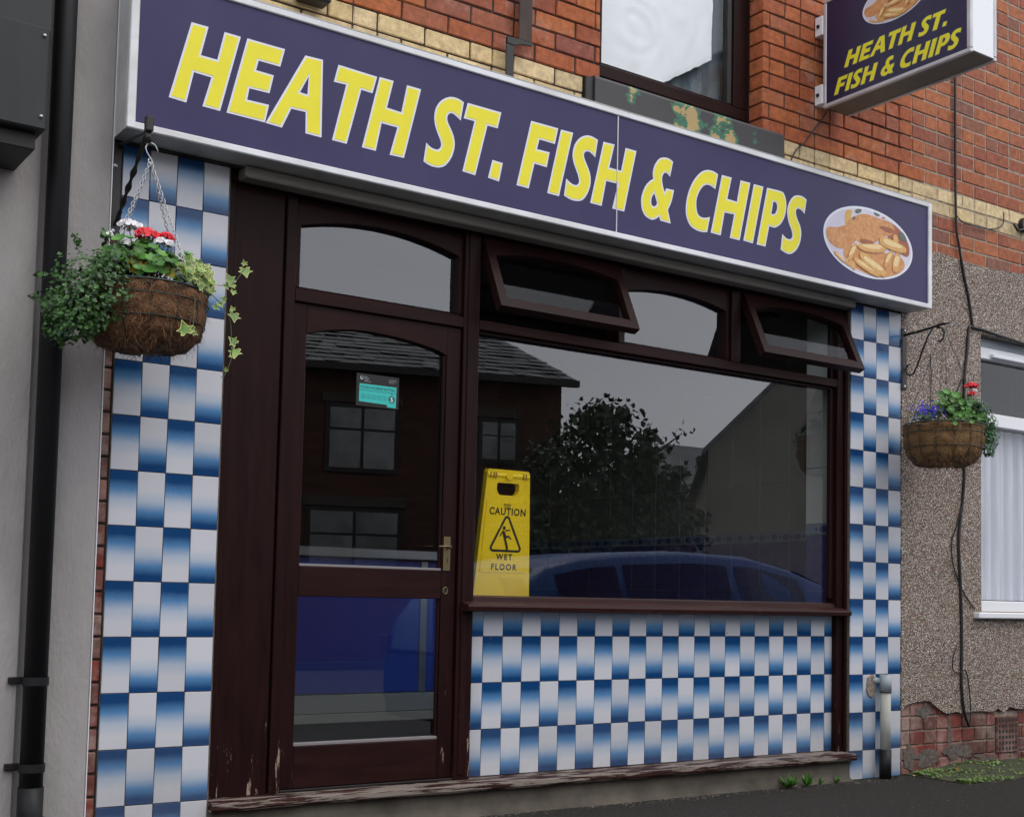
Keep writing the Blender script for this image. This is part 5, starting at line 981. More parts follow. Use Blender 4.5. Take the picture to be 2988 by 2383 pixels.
def chain_bm(a, b, sag=0, lk=.020, lw=.0013):
    bm = bmesh.new(); a, b = Vector(a), Vector(b); n = max(2, int((b-a).length/(lk*.72))); d = (b-a).normalized(); u, v = frame_of(d)
    for k in range(n):
        c = a.lerp(b, (k+.5)/n)+Vector((0, 0, -sag*math.sin(PI*(k+.5)/n))); s = u if k % 2 else v; pts = []
        for t in range(10):
            an = 2*PI*t/10; pts.append(c+d*math.cos(an)*lk*.5+s*math.sin(an)*lk*.26)
        tube(bm, pts, lw, 4, closed=True)
    return bm
def basket(cx, cy, zr, r, depth, liner, label, hookz, seed, rim_tilt=0, wires=14, hook=True, bulge=.012):
    t = empty('hanging_basket', label, 'hanging basket', (cx, cy, zr-depth), 'hanging flower baskets')
    prof = [(0, -depth), (r*.42, -depth*.99), (r*.70, -depth*.93), (r*.88, -depth*.76), (r*.97, -depth*.50), (r*.985, -depth*.24), (r*.985, -.012), (r*.95, .002), (r*.86, -.012)]
    fine = []
    for i in range(len(prof)-1):
        for k in range(3): fine.append((prof[i][0]+(prof[i+1][0]-prof[i][0])*k/3, prof[i][1]+(prof[i+1][1]-prof[i][1])*k/3))
    fine.append(prof[-1])
    hoops = [-depth*.20, -depth*.56]
    def f(a, rr, z):
        q = noise.noise(Vector((math.cos(a)*4+seed, math.sin(a)*4, z*26)))*.012
        wv = abs(math.sin(a*wires/2))**.6; hz = min(abs(z-h) for h in hoops)/(depth*.18); hv = min(1, hz)**.6
        return Vector((1, 0, 0))*((rr+(q+bulge*wv*hv)*(rr/r))*math.cos(a))+Vector((0, 1, 0))*((rr+(q+bulge*wv*hv)*(rr/r))*math.sin(a))+Vector((0, 0, z+noise.noise(Vector((a*3, seed, rr*9)))*.010*(1 if z < -depth*.8 else 0)))
    bm = bmesh.new(); lathe(bm, [(max(a_, .001), z) for a_, z in fine], (cx, cy, zr), 112, f=f); obj('coir_lining', bm, liner, t, smooth=True)
    bm = bmesh.new()
    rg = random.Random(seed)
    for _ in range(2600):
        a = rg.uniform(0, 2*PI); k = rg.randrange(4, len(fine)-4); p = Vector((cx, cy, zr))+f(a, *fine[k]); out = Vector((math.cos(a), math.sin(a), 0)); tan = Vector((-math.sin(a), math.cos(a), 0))
        d = (tan*rg.uniform(-1, 1)+Vector((0, 0, rg.uniform(-1, .6)))+out*rg.uniform(.0, .45)).normalized(); ln = rg.uniform(.012, .045); m_ = p+d*ln*.5+out*rg.uniform(.001, .007); e = p+d*ln+Vector((0, 0, -rg.uniform(0, .012)))
        w_ = .0006; q = [p-tan*w_, p+tan*w_, m_+tan*w_, m_-tan*w_, e]
        vs = [bm.verts.new(x) for x in q]; bm.faces.new(vs[:4]); bm.faces.new((vs[3], vs[2], vs[4]))
    obj('coir_fibre', bm, M['fibre'], t, kind='stuff')
    bm = bmesh.new(); n = 64
    def ring(z, k, th): tube(bm, [(cx+k*math.cos(2*PI*i/n), cy+k*math.sin(2*PI*i/n), zr+z) for i in range(n)], th, 6, closed=True)
    ring(.004, r+.006, .0040); ring(-.010, r+.004, .0022); ring(hoops[0], r*.985+.012, .0022); ring(hoops[1], r*.955+.008, .0022)
    for k in range(wires):
        a = 2*PI*k/wires; P = []
        for (a_, z) in [(r, .004), (r*.99, -depth*.22), (r*.97, -depth*.5), (r*.88, -depth*.76), (r*.70, -depth*.94), (r*.3, -depth*1.01)]: P.append((cx+(a_+.006)*math.cos(a), cy+(a_+.006)*math.sin(a), zr+z-(.004 if z < -depth*.8 else 0)))
        tube(bm, P, .0017, 5)
    obj('wire_frame', bm, M['green_wire'], t, smooth=True)
    bm = bmesh.new(); lathe(bm, [(.001, .012), (r*.5, .008), (r*.93, -.004)], (cx, cy, zr), 32); obj('soil', bm, M['soil'], t, smooth=True)
    H_pt = Vector((cx, cy, hookz))
    for k in range(4):
        a = PI/4+PI/2*k-.28; obj('chain', chain_bm((cx+.003*math.cos(a), cy+.003*math.sin(a), hookz), (cx+r*math.cos(a), cy+r*math.sin(a), zr+.004), lw=.0013 if hook else .0007), M['zinc'] if hook else M['iron'], t, smooth=True)
    if hook:
        bm = bmesh.new(); hx = cx; P = []
        P += [(hx+.021+.004, cy, hookz+.042), (hx+.020, cy, hookz+.055), (hx+.012, cy, hookz+.066), (hx+.0, cy, hookz+.070), (hx-.013, cy, hookz+.064), (hx-.019, cy, hookz+.050), (hx-.014, cy, hookz+.034), (hx-.002, cy, hookz+.018), (hx+.006, cy, hookz+.006), (hx+.004, cy, hookz-.004), (hx-.004, cy, hookz-.004), (hx-.008, cy, hookz+.006), (hx-.006, cy, hookz+.014)]
        tube(bm, P, .0024, 8); obj('hook', bm, M['zinc'], t, smooth=True)
    return t
basket(-.004, -.322, .180, .203, .200, M['coir'], 'large hanging basket with brown coir lining on silver chains beside the door', .632, 3)
basket(4.345, -.292, .130, .203, .215, M['coir2'], 'hanging basket with tan coir lining in front of the pebbledash', .660, 8, hook=False)

# ------------------------------------------------------------------ leaves
def leaf_verts(outline, cup=.12, size=1.0):
    """outline round (0, 0): returns verts and faces with an inner ring, edge value per vertex"""
    n = len(outline); V = [(0, 0, 0)]; E = [0.0]
    for s, e in ((.62, .0), (.86, .45), (1.0, 1.0)):
        for (u, v) in outline: r2_ = (u*u+v*v)*s*s; V.append((u*s*size, v*s*size, cup*size*(r2_))); E.append(e)
    F = [(0, 1+i, 1+(i+1) % n) for i in range(n)]
    for k in range(2):
        a = 1+k*n; b = a+n
        for i in range(n): F.append((a+i, b+i, b+(i+1) % n, a+(i+1) % n))
    return V, E, F
IVY = [(0, -.28), (.30, -.50), (.62, -.42), (.44, -.08), (.88, .12), (.42, .26), (.30, .42), (0, 1.0), (-.30, .42), (-.42, .26), (-.88, .12), (-.44, -.08), (-.62, -.42), (-.30, -.50)]
GER = [((.86+.10*math.cos(k*PI*7/12*1.0))*math.cos(k*2*PI/24), (.86+.10*math.cos(k*PI*7/12))*math.sin(k*2*PI/24)) for k in range(24)]
SM = [(0, -.5), (.5, -.35), (.75, .1), (.35, .35), (0, .9), (-.35, .35), (-.75, .1), (-.5, -.35)]
PET = [(0, -.6), (.5, -.2), (.62, .35), (.3, .7), (0, .6), (-.3, .7), (-.62, .35), (-.5, -.2)]
def leaf_mesh(name, outline, size, m, cup=.25):
    V, E, F = leaf_verts(outline, cup, size); me = bpy.data.meshes.new(name); me.from_pydata(V, [], F); at = me.attributes.new('edge', 'FLOAT', 'POINT')
    at.data.foreach_set('value', E); me.materials.append(m); 
    for p in me.polygons: p.use_smooth = True
    return me
def rot_to(nrm, spin):
    q = Vector(nrm).normalized().to_track_quat('Z', 'Y'); from mathutils import Quaternion
    return (q @ Quaternion((0, 0, 1), spin)).to_euler()
def put_leaf(me, name, parent, p, nrm, spin, s=1.0):
    o = link_mesh(name, me, parent, p); o.rotation_euler = rot_to(nrm, spin); o.scale = (s,)*3; return o
def leaf_cloud(pts, outline, size, m, name, parent, rg, jitter=.5, simple=True):
    """many small leaves in one mesh"""
    vs, fs, rn = [], [], []
    from mathutils import Quaternion
    for p, nrm in pts:
        s = size*rg.uniform(.7, 1.25); q = (Vector(nrm)+Vector((rg.uniform(-1, 1), rg.uniform(-1, 1), rg.uniform(-1, 1)))*jitter).normalized().to_track_quat('Z', 'Y') @ Quaternion((0, 0, 1), rg.uniform(0, 6.28))
        b = len(vs); r = rg.random(); vs.append(Vector(p)); rn.append(r); n = len(outline)
        for u, v in outline: vs.append(Vector(p)+q @ Vector((u*s, v*s, .22*s*(u*u+v*v)))); rn.append(r)
        for i in range(n): fs.append((b, b+1+i, b+1+(i+1) % n))
    lo = Vector((sum(v.x for v in vs)/len(vs), sum(v.y for v in vs)/len(vs), min(v.z for v in vs)))
    me = bpy.data.meshes.new(name); me.from_pydata([v-lo for v in vs], [], fs); at = me.attributes.new('rnd', 'FLOAT', 'POINT'); at.data.foreach_set('value', rn); me.materials.append(m)
    o = link_mesh(name, me, parent, lo); return o
rg = random.Random(21)
def gauss_dir(): 
    v = Vector((rg.gauss(0, 1), rg.gauss(0, 1), rg.gauss(0, 1))); return v.normalized()
# dark trailing plant spilling over the left of the big basket
tp = empty('trailing_plant', 'dense dark green small leaved plant spilling over the left side of the big basket', 'plant', (-.19, -.36, .1))
pts = []
lobes = [((-.205, -.38, .175), (.125, .12, .085)), ((-.245, -.39, .09), (.10, .11, .10)), ((-.265, -.385, .01), (.085, .10, .075)), ((-.13, -.40, .235), (.075, .09, .050)), ((-.17, -.44, .11), (.085, .09, .10)), ((-.23, -.43, .045), (.09, .08, .08)), ((-.30, -.37, .055), (.06, .08, .055))]
for c, rd in lobes:
    for _ in range(430):
        d = gauss_dir(); k = rg.uniform(.66, 1.06)*(1+.22*noise.noise(Vector(c)*9+d*2.4)); pts.append((Vector(c)+Vector((d.x*rd[0], d.y*rd[1], d.z*rd[2]))*k, d+Vector((0, -.5, .5))))
for c, dr, n_ in (((-.36, -.38, .085), (-1, 0, -.15), 7), ((-.33, -.38, .0), (-.3, 0, -1), 9), ((-.29, -.38, -.03), (0, 0, -1), 8), ((-.25, -.38, .27), (-.3, 0, 1), 7), ((-.16, -.36, .30), (-.2, 0, 1), 8), ((-.35, -.38, .15), (-1, 0, .3), 6)):
    for k in range(n_):
        p = Vector(c)+Vector(dr)*k*.006
        for _ in range(3): pts.append((p+gauss_dir()*.010, gauss_dir()+Vector((0, -.6, .4))))
pts = [(p+Vector((0, 0, .022 if p.z < .16 else .010)), n_) for p, n_ in pts]
leaf_cloud(pts, SM, .0105, M['leaf_dark'], 'foliage', tp, rg)['kind'] = 'stuff'
bm = bmesh.new()
for c, _ in lobes: tube(bm, [(-.10, -.33, .21), ((c[0]-.1)/2, c[1], .23), c], .003, 5)
obj('stem', bm, M['stem'], tp)
# geranium
def flower_head(parent, c, r, m, n=26, ps=.012, name='flower_head', flat=.8):
    P = []
    for k in range(max(34, int(n*2.6))):
        d = gauss_dir(); d.z = abs(d.z)*.9-.15; P.append((Vector(c)+Vector((d.x*r, d.y*r, d.z*r*flat))*rg.uniform(.75, 1), d+Vector((0, -.4, .2))))
    o = leaf_cloud(P, PET, ps, m, name, parent, rg, jitter=.35)
    if r < .025: o['kind'] = 'stuff'
    return o
gr = empty('geranium', 'geranium with red and white flower heads in the big basket by the door', 'plant', (0, -.33, .21))
gl = [leaf_mesh('leaf', GER, .030, M['leaf_ger'], .35), leaf_mesh('leaf', GER, .024, M['leaf_ger'], .5)]; gy = leaf_mesh('leaf', GER, .028, M['leaf_ger2'], .4)
bm = bmesh.new()
gpos = []
for k in range(120):
    a = rg.uniform(0, 2*PI); rr_ = rg.uniform(.02, .185); gpos.append(Vector((-.02+rr_*math.cos(a)*1.0, -.335+rr_*math.sin(a)*.95, .345-rg.uniform(0, .06)-1.9*rr_*rr_*1.6)))
gpos += [Vector(p) for p in ((-.16, -.38, .34), (-.125, -.40, .325), (-.155, -.38, .29), (-.09, -.40, .335), (-.05, -.42, .31), (.0, -.42, .30), (.045, -.42, .285), (.09, -.40, .30), (-.07, -.44, .27), (-.01, -.45, .265), (.05, -.44, .255), (.11, -.41, .30), (-.12, -.42, .28), (.12, -.38, .32), (-.03, -.46, .245))]
for p in gpos:
    n_ = (p-Vector((-.01, -.30, .12))).normalized()+Vector((rg.uniform(-.4, .4), rg.uniform(-.9, .0), rg.uniform(.1, .9)))
    put_leaf(rg.choice(gl), 'leaf', gr, p, n_, rg.uniform(0, 6.28), rg.uniform(.7, 1.25)); tube(bm, [(p.x*.4, -.33, .20), p-Vector((0, 0, .004))], .0016, 4)
for p in ((-.095, -.45, .222), (-.085, -.46, .238), (.022, -.475, .222), (-.035, -.44, .236)): put_leaf(gy, 'leaf', gr, p, (rg.uniform(-.3, .3), -1, .5), rg.uniform(0, 6), .95)
for c, r_, m_ in (((-.077, -.35, .392), .038, 'petal_white'), ((-.025, -.38, .360), .048, 'petal_red'), ((.045, -.365, .368), .034, 'petal_red'), ((.008, -.42, .338), .020, 'petal_white'), ((.040, -.415, .336), .018, 'petal_white'), ((-.150, -.37, .345), .013, 'petal_white'), ((-.098, -.40, .318), .010, 'petal_white'), ((.03, -.40, .262), .016, 'petal_white'), ((-.05, -.355, .392), .018, 'petal_white')):
    flower_head(gr, c, r_*.92, M[m_], n=int(900*r_)+6, ps=.0115); tube(bm, [(c[0]*.4, -.33, .20), (c[0], c[1], c[2]-.004)], .0018, 5)
obj('stalk', bm, M['stem'], gr)
# variegated ivy
iv = empty('variegated_ivy', 'cream edged variegated ivy trailing from the right of the big basket across the doorway board', 'plant', (.15, -.35, .2))
im_ = [leaf_mesh('ivy_leaf', IVY, .027, M['leaf_ivy'], .15), leaf_mesh('ivy_leaf', IVY, .021, M['leaf_ivy'], .35), leaf_mesh('ivy_leaf', IVY, .017, M['leaf_ivy'], .2)]
for k in range(150):
    t = rg.random(); an = -1.25+1.25*t; rr_ = .203*rg.uniform(.80, 1.12); p = Vector((-.004+rr_*math.cos(an), -.322+rr_*math.sin(an), .232+rg.uniform(-.028, .045)-max(0, rr_-.205)*1.2))
    put_leaf(rg.choice(im_), 'ivy_leaf', iv, p, (rg.uniform(-.4, .8), -1, rg.uniform(-.1, .9)), rg.uniform(0, 6.28), rg.uniform(.75, 1.15))
for (x, z, s, sp) in ((.284, .262, 1.1, .6), (.292, .247, .9, 2.2), (.268, .240, .9, 3.5), (.338, .304, 1.15, 3.3), (.334, .330, .75, .4), (.296, .222, .8, 2.9), (.249, .172, .9, 3.6), (.262, .190, .8, 1.2), (.232, .160, .9, 4), (.302, .138, 1.15, 3.0), (.296, .160, .7, .5), (.304, .045, 1.0, .9), (.312, .012, 1.1, 3.0), (.300, -.004, .7, 2.1), (.280, -.055, .6, 2.5), (.121, .034, 1.3, .4), (.145, .040, .8, 1.4), (.152, .028, .7, 4.2)):
    y = -.36 if x > .2 else -.53
    put_leaf(im_[0] if s > .95 else im_[1], 'ivy_leaf', iv, (x if y > -.5 else x-.055, y, z if y > -.5 else z-.005), (rg.uniform(-.3, .1), -1, rg.uniform(0, .4)), sp, s)
bm = bmesh.new()
tube(bm, [(.12, -.36, .22), (.22, -.36, .20), (.262, -.36, .165), (.290, -.36, .12), (.297, -.36, .05), (.30, -.36, -.01), (.285, -.36, -.055), (.270, -.36, -.085), (.262, -.36, -.082)], .0016, 5); tube(bm, [(.15, -.36, .23), (.27, -.36, .24), (.31, -.36, .27), (.334, -.36, .31)], .0014, 5); tube(bm, [(.05, -.50, .21), (.10, -.52, .14), (.09, -.535, .035)], .0014, 5)
obj('vine', bm, M['stem'], iv)
# right basket plants
lo_ = empty('lobelia', 'deep blue lobelia flowers at the left rim of the tan lined basket', 'plant', (4.25, -.25, .15))
P = [(Vector((4.262+rg.gauss(0, .036), -.25+rg.gauss(0, .035), .200+rg.gauss(0, .020))), (rg.uniform(-.8, .2), -1, .5)) for _ in range(300)]; leaf_cloud(P, PET, .0085, M['petal_blue'], 'flower_head', lo_, rg)['kind'] = 'stuff'
P = [(Vector((4.24+rg.gauss(0, .045), -.24+rg.gauss(0, .04), .175+rg.gauss(0, .018))), (rg.uniform(-.8, .2), -1, .5)) for _ in range(220)]; leaf_cloud(P, SM, .008, M['leaf_dark'], 'foliage', lo_, rg)['kind'] = 'stuff'
g2 = empty('geranium', 'geranium with one round red flower above the tan lined basket', 'plant', (4.38, -.33, .16))
bm = bmesh.new()
for k in range(105):
    a = rg.uniform(0, 2*PI); rr_ = rg.uniform(.01, .17); p = Vector((4.375+rr_*math.cos(a), -.345+rr_*math.sin(a)*.9, .305-rg.uniform(0, .075)-3.0*rr_*rr_))
    put_leaf(gl[1] if k % 3 else gl[0], 'leaf', g2, p, (rg.uniform(-1.2, .3), -1, rg.uniform(.1, 1.3)), rg.uniform(0, 6.28), rg.uniform(.45, .95)); tube(bm, [(4.37, -.32, .15), p], .0015, 4)
for k in range(46):
    a = rg.uniform(-2.9, -.6); rr_ = rg.uniform(.16, .225); p = Vector((4.345+rr_*math.cos(a), -.292+rr_*math.sin(a), .165+rg.uniform(-.03, .035)-max(0, rr_-.2)*1.5))
    if a > -2.3: put_leaf(gl[1], 'leaf', g2, p, (-.8+rg.uniform(-.4, .6), -1, rg.uniform(-.1, .8)), rg.uniform(0, 6.28), rg.uniform(.4, .8))
for p in ((4.275, -.32, .285), (4.31, -.30, .300), (4.33, -.32, .310), (4.345, -.36, .29)): put_leaf(gl[0], 'leaf', g2, p, (-.6, -1, .8), rg.uniform(0, 6), .8)
flower_head(g2, (4.470, -.375, .352), .034, M['petal_red'], 46, .0125, flat=.62); flower_head(g2, (4.452, -.385, .306), .024, M['petal_red'], 16, .010); flower_head(g2, (4.475, -.39, .326), .012, M['petal_white'], 8, .009)
tube(bm, [(4.40, -.33, .17), (4.46, -.37, .25), (4.47, -.375, .35)], .002, 5); obj('stalk', bm, M['stem'], g2)
t2 = empty('trailing_plant', 'light trailing green plant hanging over the right side of the tan lined basket', 'plant', (4.5, -.42, .1))
pts = []
for c, rd, n_ in (((4.455, -.42, .215), (.065, .06, .045), 300), ((4.500, -.45, .150), (.055, .05, .060), 340), ((4.515, -.46, .080), (.048, .04, .065), 300), ((4.505, -.46, .010), (.034, .03, .045), 150), ((4.40, -.43, .245), (.05, .05, .03), 120)):
    for _ in range(n_): d = gauss_dir(); pts.append((Vector(c)+Vector((d.x*rd[0], d.y*rd[1], d.z*rd[2]))*rg.uniform(.6, 1.15), d+Vector((0, -.6, .5))))
leaf_cloud(pts, SM, .0095, leaf_mat('mid_green_leaf', (.022, .075, .018), rnd=.5), 'foliage', t2, rg)['kind'] = 'stuff'

bm = bmesh.new()                                      # grit and crumbs of mortar washed against the wall
for _ in range(900):
    x = rg.uniform(.5, 5.2); y = -.035-abs(rg.gauss(0, .05))-(rg.random() < .12)*rg.uniform(0, .8); s_ = rg.uniform(.0015, .0045)*(1.6 if rg.random() < .06 else 1); c_ = Vector((x, y, ZG+.001))
    p_ = [bm.verts.new(c_+Vector(d)*s_*rg.uniform(.7, 1.3)) for d in ((-1, -.6, 0), (1, -.5, 0), (.2, 1, 0))]; q_ = bm.verts.new(c_+Vector((rg.uniform(-.3, .3), rg.uniform(-.3, .3), .9))*s_); bm.faces.new(p_)
    for i in range(3): bm.faces.new((p_[i], p_[(i+1) % 3], q_))
tag(obj('grit', bm, mat('grit_stones', (.16, .14, .12), .9, var=(.07, .06, .05), nscale=9)), None, None, kind='stuff')

# ================================================================== PIPES, CABLES, BRACKETS ON THE WALLS
wp = empty('waste_pipe', 'short white waste pipe with grey collar and black foot on the right tiled pilaster', 'pipe', (4.18, -.045, ZG))
def cyl(name, z0, z1, r, m, parent, x=4.178, y=-.046):
    bm = bmesh.new(); tube(bm, [(x, y, z0), (x, y, z1)], r, 20); o = obj(name, bm, m, parent)
    for p in o.data.polygons: p.use_smooth = len(p.vertices) == 4
    return o
cyl('collar', -1.288, -1.200, .0315, M['pipe_grey'], wp); cyl('rubber_ring', -1.2945, -1.2885, .032, M['iron'], wp); cyl('pipe', -1.596, -1.295, .0275, M['pipe_white'], wp); cyl('foot', -1.76, -1.5965, .0315, M['black_pipe'], wp)
bm = bmesh.new(); tube(bm, [(4.178, -.03, -1.232), (4.14, -.005, -1.232), (4.13, .003, -1.232)], .017, 14); obj('elbow', bm, M['pipe_grey'], wp, smooth=True)
bm = bmesh.new(); P = []
for k in range(22):
    a = 2*PI*k/22; P.append((4.112+(.036+R_.uniform(-.006, .006))*math.cos(a), -1.262+(.058+R_.uniform(-.006, .006))*math.sin(a)))
plate(bm, [P], front(-.010), .0085); obj('mortar_patch', bm, mat('rough_mortar', (.30, .25, .20), .95, var=(.16, .12, .09), nscale=60, bump=1, bscale=90), wp)
def cable(name, label, pts, r=.006, grp='cables on the house wall'):
    P = [Vector(p) for p in pts]; out = []
    for i in range(len(P)-1):
        p0, p1, p2, p3 = P[max(i-1, 0)], P[i], P[i+1], P[min(i+2, len(P)-1)]
        for k in range(6):
            t = k/6; out.append(.5*((2*p1)+(-p0+p2)*t+(2*p0-5*p1+4*p2-p3)*t*t+(-p0+3*p1-3*p2+p3)*t**3))
    out.append(P[-1]); bm = bmesh.new(); tube(bm, out, r, 7); o = obj(name, bm, M['cable'], None, smooth=True); return tag(o, label, 'cable', grp)
Y = -.012
cable('cable', 'thick black cable running from the eaves down past the right hanging basket', [(4.827, Y, 3.2), (4.827, Y, 2.27), (4.832, Y, 1.45), (4.865, Y, 1.25), (4.90, Y, 1.12), (4.955, Y, .95), (4.988, Y, .801)], .0075)
cable('cable', 'black cable bundle dropping beside the white window down to the broken render', [(4.985, Y, .80), (4.952, Y, .785), (4.93, Y, .62), (4.909, Y, .474), (4.905, Y, .1), (4.902, Y, -.141), (4.856, Y, -.42), (4.862, Y, -.60), (4.872, Y, -.737), (4.880, Y, -1.0), (4.876, Y, -1.19), (4.880, Y, -1.30), (4.905, Y, -1.43), (4.948, Y, -1.508)], .0085)
cable('cable', 'thin wire looping back up from the low end of the cable bundle', [(4.948, Y-.003, -1.508), (4.955, Y-.003, -1.40), (4.935, Y-.003, -1.25), (4.905, Y-.003, -1.19), (4.86, Y-.003, -1.20), (4.80, Y-.003, -1.19), (4.795, Y-.003, -1.12), (4.83, Y-.003, -1.06)], .0035)
cable('cable', 'black cable sagging along the top of the white window frame', [(4.985, Y, .80), (5.10, Y, .797), (5.25, Y, .785), (5.40, Y, .775), (5.60, Y, .76), (6.4, Y, .70), (7.5, Y, .72)], .0075)
cable('cable', 'thin wire bowing out left of the cable bundle above the basket', [(4.917, Y, .52), (4.86, Y, .44), (4.83, Y, .36), (4.842, Y, .26), (4.87, Y, .20)], .004)
cable('cable', 'thin slack wire left of the cable bundle below the basket', [(4.90, Y, -.20), (4.84, Y, -.36), (4.79, Y, -.46), (4.80, Y, -.58), (4.862, Y, -.70), (4.93, Y, -.78), (5.00, Y, -.84)], .004)
cable('cable', 'thin wire looping under the cream brick band of the neighbour house', [(4.84, Y, 1.435), (4.90, Y, 1.405), (5.00, Y, 1.405), (5.12, Y, 1.408), (5.22, Y, 1.43), (5.285, Y, 1.47), (5.29, Y, 1.54)], .0035)
cable('cable', 'thin grey wire from the projecting sign down to the long shop sign', [(3.700, -.04, 1.776), (3.695, Y, 1.74), (3.63, Y, 1.665), (3.56, Y, 1.58), (3.50, Y, 1.53), (3.452, Y, 1.44), (3.44, -.03, 1.39)], .004)
cable('cable', 'short stub of pale cable behind the right iron bracket', [(4.60, Y, .60), (4.602, Y, .52), (4.607, Y, .48), (4.60, Y, .30), (4.585, Y, .20)], .0025)
rp_ = empty('cable_box', 'dark round junction box fixed at the right end of the cream band', 'junction box', (5.45, -.02, 1.45))
bm = bmesh.new(); tube(bm, [(5.50, -.03, 1.50), (5.50, -.001, 1.50)], .045, 20); obj('body', bm, M['iron'], rp_); bm = bmesh.new(); tube(bm, [(5.48, -.03, 1.47), (5.42, -.02, 1.45), (5.39, -.012, 1.49)], .008, 8); obj('gland', bm, M['cable'], rp_, smooth=True)
# flat iron strap bracket above the sign, left of the upstairs window
st = empty('iron_strap', 'cranked dark iron strap standing on the cream band above the sign', 'bracket', (1.69, -.04, 1.47))
B('strap', (1.704, 1.775, -.052, -.044, 1.625, 3.2), mat('rusty_iron', (.035, .022, .018), .7, var=(.075, .040, .028), nscale=15, stretch=(1, 1, .2), bump=.3), st)
bm = bmesh.new(); plate(bm, [[(1.640, 1.592), (1.640, 1.620), (1.700, 1.6245), (1.775, 1.6245), (1.775, 1.612), (1.720, 1.606), (1.676, 1.590)]], front(-.056), .014); obj('crank', bm, M['iron'], st)
B('foot', (1.636, 1.677, -.055, -.046, 1.40, 1.5895), M['iron'], st)
B('lamp_housing', (.645, .775, -.09, -.01, 1.505, 1.60), M['iron'], None, bev=.01); tag(bpy.data.objects['lamp_housing'], 'small black housing on the brick wall at the top edge above the sign', 'lamp housing')

# ================================================================== WEEDS, MOSS, LITTER
blade = [(0, -.1), (.09, .2), (.14, .5), (.08, .8), (0, 1.0), (-.08, .8), (-.14, .5), (-.09, .2)]
def weed(x, y, n, s, label):
    t = empty('weed', label, 'weed', (x, y, ZG), 'weeds along the foot of the shopfront'); me = leaf_mesh('leaf', blade, s, M['leaf_ger'], .3)
    for k in range(n):
        a = 2*PI*k/n+rg.uniform(-.3, .3); el = rg.uniform(.2, 1.3); d = Vector((math.cos(a)*math.cos(el), math.sin(a)*math.cos(el)-.25, math.sin(el)))
        o = link_mesh('leaf', me, t, (x+d.x*.006, y, ZG+.004)); q = d.normalized().to_track_quat('Y', 'Z'); o.rotation_euler = q.to_euler(); o.scale = (1, rg.uniform(.6, 1.1), 1)
weed(3.432, -.055, 30, .074, 'tallest green weed growing at the foot of the plinth under the tiled panel')
weed(3.565, -.055, 30, .058, 'bushy low weed at the plinth just left of the last tiles of the low panel')
weed(3.665, -.05, 11, .036, 'small low weed between the bushy weed and the right pilaster'); weed(3.79, -.05, 12, .042, 'little weed closest to the right tiled pilaster')
bm = bmesh.new(); ring = [(4.42, .01), (4.44, -.10), (4.50, -.22), (4.52, -.36), (4.60, -.44), (4.80, -.40), (5.0, -.34), (5.3, -.30), (5.8, -.36), (7.0, -.36), (7.0, .01)]
def hgt(x, y): return .004+.050*max(0, min(1, (y+.34)/.30))*(.6+.4*noise.noise(Vector((x*5, y*5, 0))))*max(0, min(1, (x-4.40)/.35))
G = {}
for i in range(60):
    for j in range(14):
        x = 4.40+2.4*(i/59)**1.4; y = .012-.40*j/13*(1+.45*noise.noise(Vector((x*5, 0, 5)))+.15*noise.noise(Vector((x*23, 0, 5)))); G[i, j] = bm.verts.new((x, y, ZG+max(.002, hgt(x, y))-(0 if j < 13 else .004)))
for i in range(59):
    for j in range(13): bm.faces.new((G[i, j], G[i+1, j], G[i+1, j+1], G[i, j+1]))
tag(obj('mossy_ground', bm, M['soil2'], smooth=True), None, None, kind='stuff')
pts = []
for _ in range(2600):
    x = 4.42+2.2*rg.random()**1.8; y = rg.choice((-.02-.08*rg.random(), -.30-.09*rg.random(), -.02-.36*rg.random()))
    if noise.noise(Vector((x*4, y*9, 2))) < -.12: continue
    pts.append(((x, y, ZG+hgt(x, y)+rg.uniform(0, .012)), (0, -.4, 1)))
tag(leaf_cloud(pts, SM, .0105, M['moss'], 'moss', None, rg), None, None, kind='stuff')
DL = ['brown dry leaf lying left of the others where mossy soil begins at the tiled pilaster', 'dry leaf against the old brick base just right of the tiled pilaster', 'rusty dry leaf among the first moss below the broken brick', 'small dry leaf on bare asphalt nearest the foot of the waste pipe', 'pale dry leaf in the middle of the moss in front of the brick base', 'dry leaf on the moss just left of the air brick', 'dry leaf on the moss directly below the air brick', 'tiny dry leaf at the outer front edge of the moss', 'dry leaf on the asphalt in front of the right tiled pilaster']
lm = leaf_mesh('dry_leaf', SM, .020, M['litter'], .5)
for k, (x, y, z, s) in enumerate(((4.98, -.03, .06, 2.2), (4.47, -.03, .02, 1.2), (4.53, -.05, .015, 1.0), (4.58, -.04, .02, 1.1), (4.36, -.09, .008, .8), (4.70, -.12, .03, .8), (5.25, -.06, .06, 1.1), (5.36, -.08, .06, 1.2), (4.62, -.15, .02, .7), (4.22, -.08, .006, .9))):
    o = link_mesh('dry_leaf', lm, None, (x, y, ZG+z)); o.rotation_euler = (rg.uniform(-.8, .2), rg.uniform(-.6, .6), rg.uniform(0, 6)); o.scale = (s,)*3
    tag(o, ('curled orange leaf standing against the old brick base, the largest of the fallen leaves' if k == 0 else DL[k-1]), 'leaf', 'dry leaves on the pavement edge')

